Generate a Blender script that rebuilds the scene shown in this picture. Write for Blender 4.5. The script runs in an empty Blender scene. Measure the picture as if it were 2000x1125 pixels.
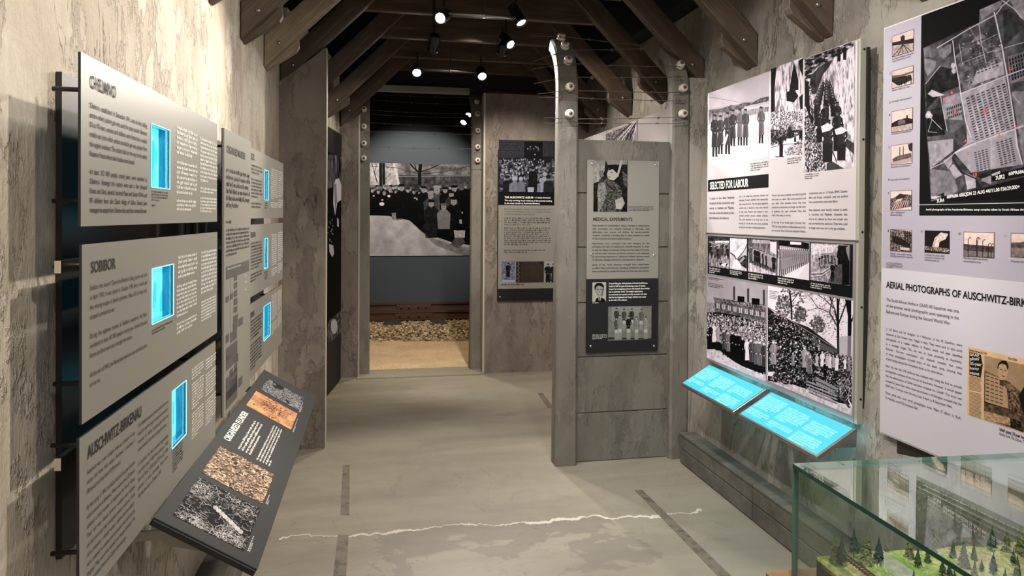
import bpy, bmesh, math, random
import numpy as np
from mathutils import Vector, Matrix
random.seed(7)
SC = bpy.context.scene
COL = SC.collection
V = Vector
# ------------------------------------------------------------------ camera
EYE = 1.55; FPX = 1350.0; YAW = math.atan(265/1350); PITCH = math.radians(.5); ROLL = .006; PPY = 434.4
_F = V((math.sin(YAW)*math.cos(PITCH), math.cos(YAW)*math.cos(PITCH), -math.sin(PITCH)))
_R0 = V((math.cos(YAW), -math.sin(YAW), 0)); _U0 = _R0.cross(_F)
_R = _R0*math.cos(ROLL)+_U0*math.sin(ROLL); _U = _U0*math.cos(ROLL)-_R0*math.sin(ROLL)
cam = bpy.data.objects.new('camera', bpy.data.cameras.new('camera')); COL.objects.link(cam)
cam.matrix_world = Matrix(((_R.x,_U.x,-_F.x,0),(_R.y,_U.y,-_F.y,0),(_R.z,_U.z,-_F.z,EYE),(0,0,0,1)))
cam.data.sensor_width = 36; cam.data.lens = FPX/2000*36; cam.data.shift_y = -(562.5-PPY)/2000
cam.data.clip_start = .02; cam.data.clip_end = 60
SC.camera = cam
# ------------------------------------------------------------------ view, world, room lights
SC.view_settings.view_transform = 'Standard'; SC.view_settings.look = 'None'
SC.view_settings.exposure = 0.64; SC.view_settings.gamma = 1; SC.view_settings.use_curve_mapping = False
w = bpy.data.worlds.new('world'); SC.world = w; w.use_nodes = True
w.node_tree.nodes['Background'].inputs[0].default_value = (1, .93, .84, 1)
w.node_tree.nodes['Background'].inputs[1].default_value = .06
WARM = (1, .91, .80); NEUT = (1, .96, .92)
def spot(name, pos, to, watts, cone=60, blend=.6, col=WARM, size=.04):
    l = bpy.data.lights.new(name, 'SPOT'); l.energy = watts; l.color = col; l.spot_size = math.radians(cone); l.spot_blend = blend; l.shadow_soft_size = size
    o = bpy.data.objects.new(name, l); COL.objects.link(o); o.location = pos
    o.rotation_euler = (V(to)-V(pos)).to_track_quat('-Z', 'Y').to_euler(); return o
def area(name, pos, to, watts, sx, sy, col=NEUT):
    l = bpy.data.lights.new(name, 'AREA'); l.shape = 'RECTANGLE'; l.size = sx; l.size_y = sy; l.energy = watts; l.color = col
    o = bpy.data.objects.new(name, l); COL.objects.link(o); o.location = pos
    o.rotation_euler = (V(to)-V(pos)).to_track_quat('-Z', 'Y').to_euler(); return o
# unseen overhead spots without fixtures that light the two side walls, the boards and the floor
spot('unseen_spot', (1.35, .9, 3.0), (-.66, 2.1, 1.9), 100, 80)
spot('unseen_spot', (1.25, 2.2, 3.0), (-.65, 3.3, 1.7), 55, 85)
spot('unseen_spot', (1.3, -.5, 3.0), (-.68, .7, 1.7), 90, 80)
spot('unseen_spot', (.1, .3, 3.0), (2.0, 1.9, 1.4), 85, 75, col=NEUT)
spot('unseen_spot', (.1, 1.9, 3.0), (2.0, 3.2, 1.3), 85, 75, col=NEUT)
spot('unseen_spot', (.9, 1.6, 3.05), (1.5, 4.1, 1.1), 85, 50, col=NEUT)
spot('unseen_spot', (.6, 2.7, 3.05), (.5, 3.6, 0), 70, 90)
spot('unseen_spot', (.5, .4, 3.0), (1.35, .95, .8), 75, 45, col=NEUT)  # added spot that brightens the model under the glass
spot('unseen_spot', (.9, 5.1, 3.0), (1.45, 6.75, .9), 170, 75)
spot('unseen_spot', (.9, 5.2, 3.0), (2.0, 5.4, 1.8), 45, 80)
spot('unseen_spot', (.9, 5.3, 3.0), (-.3, 6.5, 1.2), 60, 75)
spot('unseen_spot', (.6, 7.6, 3.2), (.4, 8.0, 0), 120, 90, col=(1, .80, .55))
spot('unseen_spot', (.6, 8.6, 3.2), (.6, 10.9, 1.6), 210, 60, col=NEUT)
spot('unseen_spot', (1.2, 2.9, 3.1), (-.3, 4.3, 2.75), 45, 45)  # added spot that lightens the left rafter faces
spot('unseen_spot', (.6, 1.2, 3.0), (1.96, 2.45, 1.4), 35, 30, col=WARM)  # added narrow spot, lifts the plaster between the right boards
area('fill_area_light', (.7, -1.3, 3.0), (.7, 1.5, .8), 22, 1.6, .8)  # added fill behind the viewer, no such fixture in the room

# ------------------------------------------------------------------ pixel <-> place
def ray(px, py):
    return _F + _R*((px-1000)/FPX) - _U*((py-PPY)/FPX)
def hit(px, py, p0, n):
    d = ray(px, py); o = V((0, 0, EYE)); n = V(n); t = (V(p0)-o).dot(n)/d.dot(n); return o+d*t
def floor_at(px, py): return hit(px, py, (0, 0, 0), (0, 0, 1))
def at_y(px, py, y): return hit(px, py, (0, y, 0), (0, 1, 0))
class Frame:
    """a flat face in the room: origin o, reading direction d, up u, outward normal n"""
    def __init__(s, o, d, u=(0, 0, 1)):
        s.o = V(o); s.d = V(d).normalized(); s.u = V(u).normalized(); s.n = s.d.cross(s.u)
    def p(s, a, b, k=0): return s.o+s.d*a+s.u*b+s.n*k
    def px(s, x, y):
        q = hit(x, y, s.o, s.n)-s.o; return q.dot(s.d), q.dot(s.u)
    def rect(s, a, b):
        (x0, y0), (x1, y1) = s.px(*a), s.px(*b); return (min(x0, x1), min(y0, y1), max(x0, x1), max(y0, y1))
# ------------------------------------------------------------------ materials
MATS = {}
def nt(name):
    m = bpy.data.materials.new(name); m.use_nodes = True; MATS[name] = m
    t = m.node_tree; return m, t, t.nodes['Principled BSDF']
def simple(name, col, rough=.5, metal=0, emit=None, es=0, spec=.5):
    m, t, b = nt(name); b.inputs['Base Color'].default_value = (*col, 1); b.inputs['Roughness'].default_value = rough
    b.inputs['Metallic'].default_value = metal; b.inputs['Specular IOR Level'].default_value = spec
    if emit: b.inputs['Emission Color'].default_value = (*emit, 1); b.inputs['Emission Strength'].default_value = es
    return m
class G:
    """small node graph builder"""
    def __init__(s, name): s.m, s.t, s.b = nt(name); s.n = s.t.nodes; s.l = s.t.links
    def add(s, typ, **kw):
        n = s.n.new('ShaderNode'+typ)
        for k, v in kw.items(): setattr(n, k, v)
        return n
    def link(s, a, b): s.l.new(a, b)
    def coord(s, scale=(1, 1, 1), which='Object', rot=(0, 0, 0)):
        c = s.add('TexCoord'); mp = s.add('Mapping'); mp.inputs['Scale'].default_value = scale; mp.inputs['Rotation'].default_value = rot
        s.link(c.outputs[which], mp.inputs[0]); return mp.outputs[0]
    def geo(s, scale=(1, 1, 1)):
        c = s.add('NewGeometry'); mp = s.add('Mapping'); mp.inputs['Scale'].default_value = scale
        s.link(c.outputs['Position'], mp.inputs[0]); return mp.outputs[0]
    def coordoff(s, off, sc=1):
        c = s.add('NewGeometry'); mp = s.add('Mapping'); mp.inputs['Scale'].default_value = (sc, sc, .5*sc); mp.inputs['Location'].default_value = (off, off*.7, off*1.3)
        s.link(c.outputs['Position'], mp.inputs[0]); return mp.outputs[0]
    def noise(s, vec, scale, detail=6, rough=.55, dist=0):
        n = s.add('TexNoise'); n.inputs['Scale'].default_value = scale; n.inputs['Detail'].default_value = detail
        n.inputs['Roughness'].default_value = rough; n.inputs['Distortion'].default_value = dist
        s.link(vec, n.inputs['Vector']); return n.outputs['Fac']
    def ramp(s, fac, stops, interp='LINEAR'):
        r = s.add('ValToRGB'); r.color_ramp.interpolation = interp; e = r.color_ramp.elements
        while len(e) > 1: e.remove(e[-1])
        e[0].position = stops[0][0]; e[0].color = _c(stops[0][1])
        for p, c in stops[1:]: q = e.new(p); q.color = _c(c)
        s.link(fac, r.inputs[0]); return r.outputs[0]
    def mix(s, fac, a, b, mode='MIX'):
        n = s.add('Mix', data_type='RGBA', blend_type=mode)
        for v, i in ((fac, 0), (a, 6), (b, 7)):
            if isinstance(v, (int, float)): n.inputs[i].default_value = v
            elif isinstance(v, tuple): n.inputs[i].default_value = _c(v)
            else: s.link(v, n.inputs[i])
        return n.outputs[2]
    def math(s, op, a, b=0, c=0):
        n = s.add('Math', operation=op)
        for i, v in enumerate((a, b, c)):
            if isinstance(v, (int, float)): n.inputs[i].default_value = v
            else: s.link(v, n.inputs[i])
        return n.outputs[0]
    def sep(s, vec):
        n = s.add('SeparateXYZ'); s.link(vec, n.inputs[0]); return n.outputs
    def bump(s, h, strength=.3, dist=.02):
        n = s.add('Bump'); n.inputs['Strength'].default_value = strength; n.inputs['Distance'].default_value = dist
        s.link(h, n.inputs['Height']); s.link(n.outputs[0], s.b.inputs['Normal'])
    def col(s, c): s.link(c, s.b.inputs['Base Color'])
    def rough(s, r):
        if isinstance(r, (int, float)): s.b.inputs['Roughness'].default_value = r
        else: s.link(r, s.b.inputs['Roughness'])
def _c(c): return (c, c, c, 1) if isinstance(c, (int, float)) else (*c[:3], 1)
def plaster(name, base, light, dark, streak=.5, bump=.6, sc=1.0):
    """trowelled plaster: torn-edged patches laid over each other, short vertical drags, fine cracks"""
    g = G(name); v = g.geo((sc, sc, .55*sc)); vv = g.geo((1, 1, .16)); vi = g.geo()
    def patch(scale, lo, seed):
        n = g.noise(g.geo((sc, sc, .5*sc)) if not seed else g.coordoff(seed, sc), scale, 9, .68, .15); return g.ramp(n, [(lo, 0), (lo+.018, 1)])
    p1 = patch(1.5, .53, 0); p2 = patch(2.3, .56, 3.7); p3 = patch(1.9, .57, 9.1)
    fine = g.noise(v, 7, 9, .7, .2); drag = g.noise(vv, 15, 7, .7, .05); sm = g.noise(vi, 55, 5, .65); mot = g.noise(v, 1.6, 4, .5, .3)
    c = g.mix(g.ramp(fine, [(.32, 0), (.68, 1)]), base, light)
    c = g.mix(g.ramp(mot, [(.42, 0), (.62, .55)]), c, tuple((a+b)/2*k for a, b, k in zip(base, dark, (1.06, .98, .98))))
    c = g.mix(g.math('MULTIPLY', p1, .55), c, light); c = g.mix(g.math('MULTIPLY', p2, .45), c, tuple(a*.5+b*.5 for a, b in zip(base, dark)))
    c = g.mix(g.math('MULTIPLY', p3, .5), c, tuple(min(1, a*1.10) for a in light))
    d = g.ramp(drag, [(.30, 1), (.42, 0)]); c = g.mix(g.math('MULTIPLY', d, streak), c, dark)
    ck = g.noise(g.geo((1, 1, .22)), 3.2, 9, .62, .5); crack = g.ramp(g.math('ABSOLUTE', g.math('SUBTRACT', ck, .52)), [(.0, 1), (.0035, 0)])
    cm = g.math('MULTIPLY', crack, g.ramp(g.noise(vi, 2.3, 3), [(.52, 0), (.6, .7)])); c = g.mix(cm, c, tuple(x*.35 for x in dark))
    g.col(c); g.rough(.72)
    h = g.math('ADD', g.math('MULTIPLY', p1, .35), g.math('MULTIPLY', fine, 1.0)); h = g.math('ADD', h, g.math('MULTIPLY', drag, .35)); h = g.math('ADD', h, g.math('MULTIPLY', sm, .10)); h = g.math('ADD', h, g.math('MULTIPLY', p3, .35)); h = g.math('SUBTRACT', h, g.math('MULTIPLY', p2, .25))
    h = g.math('SUBTRACT', h, g.math('MULTIPLY', cm, .7)); g.bump(h, bump, .022); return g.m
plaster('plaster_cream', (.50, .425, .325), (.73, .66, .55), (.29, .235, .17), .35, .95)
plaster('plaster_grey', (.235, .213, .178), (.40, .37, .315), (.11, .097, .075), .5, .8)
plaster('plaster_brown', (.135, .112, .094), (.25, .215, .18), (.07, .057, .046), .5, .7)
plaster('concrete_cast', (.115, .107, .088), (.168, .156, .13), (.062, .057, .046), .35, .4)
plaster('concrete_post', (.135, .125, .103), (.19, .175, .147), (.075, .069, .055), .35, .3)
simple('plaster_edge', (.42, .38, .32), .8)
def floor_mat():
    g = G('polished_concrete'); v = g.geo(); x, y, z = g.sep(v)
    v2 = g.geo((.45, 1.6, 1)); n1 = g.noise(v2, 1.6, 7, .6, .5); n2 = g.noise(v, 7, 6, .6, .4); n3 = g.noise(g.geo((.35, 2.2, 1)), 3.2, 6, .6)
    c = g.mix(g.ramp(n1, [(.3, 0), (.7, 1)]), (.20, .182, .142), (.305, .28, .222))
    c = g.mix(g.ramp(n3, [(.52, 0), (.75, .55)]), c, (.20, .175, .14))
    c = g.mix(g.ramp(n2, [(.25, .35), (.45, 0)]), c, (.21, .195, .165))
    # the long pale repaired crack across the floor and the darker worn screed in front of it
    wob = g.math('MULTIPLY', g.math('SUBTRACT', g.noise(g.geo((1, .2, 1)), 3.2, 8, .62), .5), .34)
    line = g.math('ADD', g.math('MULTIPLY', x, CR[0]), CR[1]); dy = g.math('SUBTRACT', g.math('SUBTRACT', y, line), wob)
    wid = g.math('ADD', g.math('MULTIPLY', g.ramp(g.noise(v, 3.7, 3), [(.45, 0), (.7, 1)]), .016), .0035)
    crack = g.math('LESS_THAN', g.math('ABSOLUTE', dy), wid)
    gx = g.math('MULTIPLY', g.math('GREATER_THAN', x, -.45), g.math('LESS_THAN', x, 1.7))
    crack = g.math('MULTIPLY', crack, gx)
    nn = g.noise(g.geo((.7, 1, 1)), 4.2, 9, .66, .6)
    dark = g.math('MULTIPLY', g.math('LESS_THAN', dy, 0), g.math('GREATER_THAN', g.math('ADD', nn, g.math('MULTIPLY', dy, .42)), .37))
    lim = g.math('LESS_THAN', g.math('ABSOLUTE', g.math('SUBTRACT', x, .62)), g.math('ADD', g.math('MULTIPLY', nn, .6), .32))
    c = g.mix(g.math('MULTIPLY', g.math('MULTIPLY', dark, lim), .6), c, (.165, .148, .122))
    c = g.mix(g.math('MULTIPLY', crack, .85), c, (.62, .58, .5))
    # hairlines, chips
    hl = g.ramp(g.math('ABSOLUTE', g.math('SUBTRACT', g.noise(v, 1.2, 7, .55, 1.6), .5)), [(0, 1), (.0022, 0)])
    c = g.mix(g.math('MULTIPLY', hl, .4), c, (.11, .10, .08))
    chip = g.ramp(g.noise(g.geo((.6, 1.4, 1)), 14, 3, .5), [(.755, 0), (.77, 1)]); c = g.mix(g.math('MULTIPLY', chip, .7), c, (.09, .08, .065))
    g.col(c); g.rough(g.ramp(n2, [(.2, .34), (.8, .5)])); g.bump(g.math('ADD', n2, g.math('MULTIPLY', crack, .3)), .12, .01); return g.m
def wood(name, a, b, sc=1, rough=.55):
    g = G(name); v = g.coord((1.2, 18, 18)); n = g.noise(v, 3*sc, 8, .65, 1.0); n2 = g.noise(g.coord((1, 3, 3)), 2.2, 5)
    c = g.mix(g.ramp(n, [(.3, 0), (.65, 1)]), a, b); c = g.mix(g.ramp(n2, [(.35, .6), (.6, 0)]), c, tuple(x*.45 for x in a))
    g.col(c); g.rough(rough); g.bump(n, .35, .006); return g.m
wood('oak_dark', (.058, .040, .026), (.145, .102, .066)); wood('oak_pale', (.22, .165, .105), (.44, .34, .22)); wood('table_wood', (.25, .13, .06), (.36, .20, .10))  # one rafter's paler oak, lifted further to stand in for missing light
wood('plinth_board', (.085, .082, .066), (.15, .145, .12), 1, .5)
simple('ceiling_black', (.008, .008, .009), .9); simple('black_steel', (.012, .012, .013), .35, .6); simple('lamp_black', (.01, .01, .011), .28, .2)
simple('grey_steel', (.35, .34, .32), .35, .9); simple('bright_steel', (.75, .73, .68), .22, 1); simple('lintel_metal', (.20, .19, .17), .4, .5)
simple('lamp_lens', (1, 1, 1), .3, emit=(1, .93, .8), es=35); simple('housing_dark', (.020, .017, .014), .5)
simple('board_grey', (.215, .208, .182), .42, spec=.3); simple('board_edge_black', (.012, .012, .012), .5); simple('board_black', (.014, .014, .015), .5, spec=.15)
simple('board_white', (.52, .475, .485), .35); simple('board_lavender', (.40, .37, .44), .35); simple('board_lilac', (.56, .53, .58), .35); simple('board_frame', (.36, .35, .29), .4)
simple('plate_charcoal', (.030, .031, .033), .6, spec=.08); simple('ink_dark', (.03, .027, .026), .6, spec=.15); simple('ink_black', (.006, .006, .007), .7, spec=.05)
simple('ink_white', (.80, .78, .74), .5); simple('ink_red', (.75, .04, .04), .5); simple('ink_grey', (.075, .072, .068), .5); simple('ink_pale', (.60, .58, .53), .5)
simple('mural_wall_grey', (.045, .053, .058), .7); simple('ceramic', (.62, .57, .48), .3); simple('insulator_core', (.10, .05, .03), .4)
simple('rust_wire', (.11, .085, .07), .6, .6); simple('rail_rust', (.085, .043, .028), .55, .3); simple('sleeper_wood', (.055, .045, .038), .8)
simple('glow_blue', (.02, .20, .26), .4, emit=(.055, .36, .48), es=.92, spec=.2); simple('glow_text', (.3, .6, .65), .4, emit=(.22, .52, .60), es=1.0, spec=.2)
simple('case_side', (.045, .045, .045), .5)
simple('glow_strip', (.2, .7, .8), .4, emit=(.15, .75, .95), es=2.2); simple('glow_under', (.2, .7, .8), .4, emit=(.15, .75, .95), es=13); simple('board_lower', (.24, .22, .23), .4); simple('board_frame_pale', (.62, .60, .57), .4)
# ------------------------------------------------------------------ objects
def tag(o, label=None, cat=None, group=None, kind=None):
    if label: o['label'] = label
    if cat: o['category'] = cat
    if group: o['group'] = group
    if kind: o['kind'] = kind
    return o
def empty(name, loc, label=None, cat=None, group=None):
    o = bpy.data.objects.new(name, None); COL.objects.link(o); o.location = loc; o.empty_display_size = .1
    return tag(o, label, cat, group)
WLOC = {}
def wloc(p):
    v = V((0, 0, 0))
    while p is not None: v = v+V(p.location); p = p.parent
    return v
def mesh(name, verts, faces, mat, parent=None, uvs=None, smooth=False, mats=None, midx=None):
    """link a mesh given in world coordinates as one object (child meshes take their thing's origin)"""
    off = wloc(parent)
    if parent is None:
        a = np.array([tuple(v) for v in verts]); off = V((float((a[:, 0].min()+a[:, 0].max())/2), float((a[:, 1].min()+a[:, 1].max())/2), float(a[:, 2].min())))
    me = bpy.data.meshes.new(name); me.from_pydata([tuple(V(v)-off) for v in verts], [], faces)
    o = bpy.data.objects.new(name, me); COL.objects.link(o)
    if parent is None: o.location = off
    else: o.parent = parent
    for m in (mats or [mat]): me.materials.append(MATS[m] if isinstance(m, str) else m)
    if midx is not None: me.polygons.foreach_set('material_index', midx)
    if smooth: me.polygons.foreach_set('use_smooth', [True]*len(me.polygons))
    if uvs is not None:
        l = me.uv_layers.new(name='UVMap'); l.data.foreach_set('uv', [c for uv in uvs for c in uv])
    me.update(); return o
BOXF = [(0, 3, 2, 1), (4, 5, 6, 7), (0, 1, 5, 4), (1, 2, 6, 5), (2, 3, 7, 6), (3, 0, 4, 7)]
def hexa(a, b, c, d, n):
    """four corners (ccw seen from n) extruded by vector n -> 8 verts"""
    q = [V(a), V(b), V(c), V(d)]; return q+[p+V(n) for p in q]
def box(name, lo, hi, mat, parent=None, **k):
    x0, y0, z0 = lo; x1, y1, z1 = hi
    return mesh(name, [(x0, y0, z0), (x1, y0, z0), (x1, y1, z0), (x0, y1, z0), (x0, y0, z1), (x1, y0, z1), (x1, y1, z1), (x0, y1, z1)], BOXF, mat, parent, **k)
def bevel(o, w=.003, seg=1):
    m = o.modifiers.new('bevel', 'BEVEL'); m.width = w; m.segments = seg; m.limit_method = 'ANGLE'; return o
def prism(name, pts, vec, mat, parent=None, **k):
    """closed outline pts (world) extruded along vec"""
    n = len(pts); vs = [V(p) for p in pts]+[V(p)+V(vec) for p in pts]
    f = [tuple(range(n))[::-1], tuple(range(n, 2*n))]+[(i, (i+1) % n, n+(i+1) % n, n+i) for i in range(n)]
    o = mesh(name, vs, f, mat, parent, **k)
    bm = bmesh.new(); bm.from_mesh(o.data); bmesh.ops.recalc_face_normals(bm, faces=bm.faces); bm.to_mesh(o.data); bm.free(); return o
def fbox(name, fr, r, k0, k1, mat, parent=None, **kw):
    """slab on a frame: rect r=(s0,t0,s1,t1), from depth k0 to k1 along the normal"""
    s0, t0, s1, t1 = r
    vs = [fr.p(s0, t0, k0), fr.p(s1, t0, k0), fr.p(s1, t1, k0), fr.p(s0, t1, k0), fr.p(s0, t0, k1), fr.p(s1, t0, k1), fr.p(s1, t1, k1), fr.p(s0, t1, k1)]
    return mesh(name, vs, BOXF, mat, parent, **kw)
def ring(c, ax, r, n, rot=0):
    ax = V(ax).normalized(); a = ax.orthogonal().normalized(); b = ax.cross(a)
    return [V(c)+(a*math.cos(rot+i*2*math.pi/n)+b*math.sin(rot+i*2*math.pi/n))*r for i in range(n)]
def lathe_data(p, ax, prof, n=14):
    """prof: list of (distance along axis, radius)"""
    ax = V(ax).normalized(); vs = []; fs = []
    for d, r in prof: vs += ring(V(p)+ax*d, ax, max(r, 1e-4), n)
    for j in range(len(prof)-1):
        for i in range(n): fs.append((j*n+i, j*n+(i+1) % n, (j+1)*n+(i+1) % n, (j+1)*n+i))
    fs.append(tuple(range(n))[::-1]); fs.append(tuple((len(prof)-1)*n+i for i in range(n))); return vs, fs
def lathe(name, p, ax, prof, mat, parent=None, n=14, smooth=True, **k):
    vs, fs = lathe_data(p, ax, prof, n); return mesh(name, vs, fs, mat, parent, smooth=smooth, **k)
def rod(name, a, b, r, mat, parent=None, n=8, **k):
    L = (V(b)-V(a)).length; return lathe(name, a, V(b)-V(a), [(0, r), (L, r)], mat, parent, n, **k)
def tube_data(pts, r, n=5):
    vs = []; fs = []
    for i, p in enumerate(pts):
        d = V(pts[min(i+1, len(pts)-1)])-V(pts[max(i-1, 0)]); vs += ring(p, d, r, n)
    for j in range(len(pts)-1):
        for i in range(n): fs.append((j*n+i, j*n+(i+1) % n, (j+1)*n+(i+1) % n, (j+1)*n+i))
    return vs, fs
class Join:
    def __init__(s): s.v = []; s.f = []
    def add(s, d): n = len(s.v); s.v += d[0]; s.f += [tuple(i+n for i in q) for q in d[1]]; return s
def copy_tree(o, parent=None):
    c = o.copy(); COL.objects.link(c)
    if parent is not None: c.parent = parent
    for ch in list(o.children): copy_tree(ch, c)
    return c
# ------------------------------------------------------------------ lettering: every glyph measured once, set line by line as flat print
GL = {}
def glyphs():
    cu = bpy.data.curves.new('lettering', 'FONT'); cu.resolution_u = 3; cu.fill_mode = 'FRONT'; ob = bpy.data.objects.new('lettering', cu); COL.objects.link(ob)
    for bold in (0, 1):
        cu.offset = .022*bold
        def get(t):
            cu.body = t; bpy.context.view_layer.update(); e = ob.evaluated_get(bpy.context.evaluated_depsgraph_get()); m = bpy.data.meshes.new_from_object(e)
            vs = np.array([(v.co.x, v.co.y) for v in m.vertices]).reshape(-1, 2); fs = [tuple(p.vertices) for p in m.polygons]; bpy.data.meshes.remove(m); return vs, fs
        ref = get('HH')[0]; w2 = ref[:, 0].max()
        for ch in "ABCDEFGHIJKLMNOPQRSTUVWXYZabcdefghijklmnopqrstuvwxyz0123456789.,:;-'/()+":
            vs, fs = get(ch); w = get(ch+'H')[0][:, 0].max()-get('H')[0][:, 0].max(); GL[ch, bold] = (vs, fs, w)
        GL[' ', bold] = (np.zeros((0, 2)), [], .3)
    bpy.data.objects.remove(ob); bpy.data.curves.remove(cu)
glyphs()
def natw(t, bold): return sum(GL[c, bold][2] for c in t)
class Print:
    """collects lettering on a frame at height k off the surface"""
    def __init__(s, fr, k=.0012): s.fr = fr; s.k = k; s.v = []; s.f = []
    def quad(s, a, b, c, d):
        n = len(s.v); s.v += [s.fr.p(a, b, s.k), s.fr.p(c, b, s.k), s.fr.p(c, d, s.k), s.fr.p(a, d, s.k)]; s.f.append((n, n+1, n+2, n+3))
    def line(s, t, x, y, h, w=None, bold=0, xs=None, just=False):
        """cap height h; w: exact width"""
        sc = h/.729; nat = natw(t, bold); xs = xs or (w/(nat*sc) if w else 1); extra = 0
        if just and w: extra = (w-nat*sc*xs)/max(1, t.count(' '))
        for ch in t:
            vs, fs, adv = GL[ch, bold]; n = len(s.v)
            for a, b in vs: s.v.append(s.fr.p(x+a*sc*xs, y+b*sc, s.k))
            s.f += [tuple(i+n for i in f) for f in fs]; x += adv*sc*xs+(extra if ch == ' ' else 0)
    def block(s, lines, r, bold=0, just=True, cap=.55, gap=.9):
        """set lines in rect r; '' is a paragraph gap"""
        s0, t0, s1, t1 = r; W = s1-s0; rows = sum(gap if l == '' else 1 for l in lines); pitch = (t1-t0)/rows; h = pitch*cap; sc = h/.729
        xs = W/(max(natw(l, bold) for l in lines if l)*sc); y = t1
        for i, l in enumerate(lines):
            if l == '': y -= pitch*gap; continue
            y -= pitch; last = i == len(lines)-1 or lines[i+1] == ''; full = natw(l, bold)*sc*xs
            s.line(l, s0, y+pitch*.25, h, W, bold, xs, just=(just and (not last or full > W*.96) and full > W*.72))
    def greek(s, r, rows, para=(), rnd=None, last=.6, cap=.5, bold=1.0):
        """print too small to read in the photograph: rows of upright strokes in word groups"""
        R = rnd or random.Random(int(abs(r[0])*1e5)+rows); s0, t0, s1, t1 = r; pitch = (t1-t0)/rows; h = pitch*cap; st = h*.30*bold; y = t1
        for i in range(rows):
            y -= pitch
            if i in para: continue
            end = s1-(s1-s0)*(R.uniform(.15, last) if (i+1 in para or i == rows-1) else 0); x = s0
            while x < end-h:
                n = R.choice((2, 3, 4, 5, 6, 7, 8))
                for _ in range(n):
                    if x > end-st: break
                    hh = h*(1.45 if R.random() < .22 else 1); lo = h*.4 if R.random() < .1 else 0
                    s.quad(x, y+pitch*.25-lo, x+st, y+pitch*.25+hh)
                    if R.random() < .6: s.quad(x, y+pitch*.25+h*R.choice((0, .4, .8)), x+st*2.2, y+pitch*.25+h*R.choice((.2, .6, 1.0)))
                    x += st*R.uniform(1.9, 2.6)
                x += h*.75
    def done(s, name, mat, parent, label=None):
        if s.v: o = mesh(name, s.v, s.f, mat, parent); return tag(o, label, kind='stuff' if name in ('small_print', 'text_block') else None)
# ------------------------------------------------------------------ printed photographs: drawn here with numpy, in the coordinates measured on the photo
def vnoise(h, w, cell, oct=4, seed=0, sy=1.0, gain=.55):
    R = np.random.RandomState(seed); out = np.zeros((h, w), np.float32); amp = 1; tot = 0
    for o in range(oct):
        cx = max(cell/2**o, 1.0); cy = max(cell*sy/2**o, 1.0); gh = int(h/cy)+3; gw = int(w/cx)+3; g = R.rand(gh, gw).astype(np.float32)
        yy = np.arange(h)/cy; xx = np.arange(w)/cx; y0 = yy.astype(int); x0 = xx.astype(int); fy = (yy-y0)[:, None]; fx = (xx-x0)[None, :]
        fy = fy*fy*(3-2*fy); fx = fx*fx*(3-2*fx)
        a = g[y0][:, x0]; b = g[y0][:, x0+1]; c = g[y0+1][:, x0]; d = g[y0+1][:, x0+1]
        out += amp*((a*(1-fx)+b*fx)*(1-fy)+(c*(1-fx)+d*fx)*fy); tot += amp; amp *= gain
    return out/tot
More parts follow.
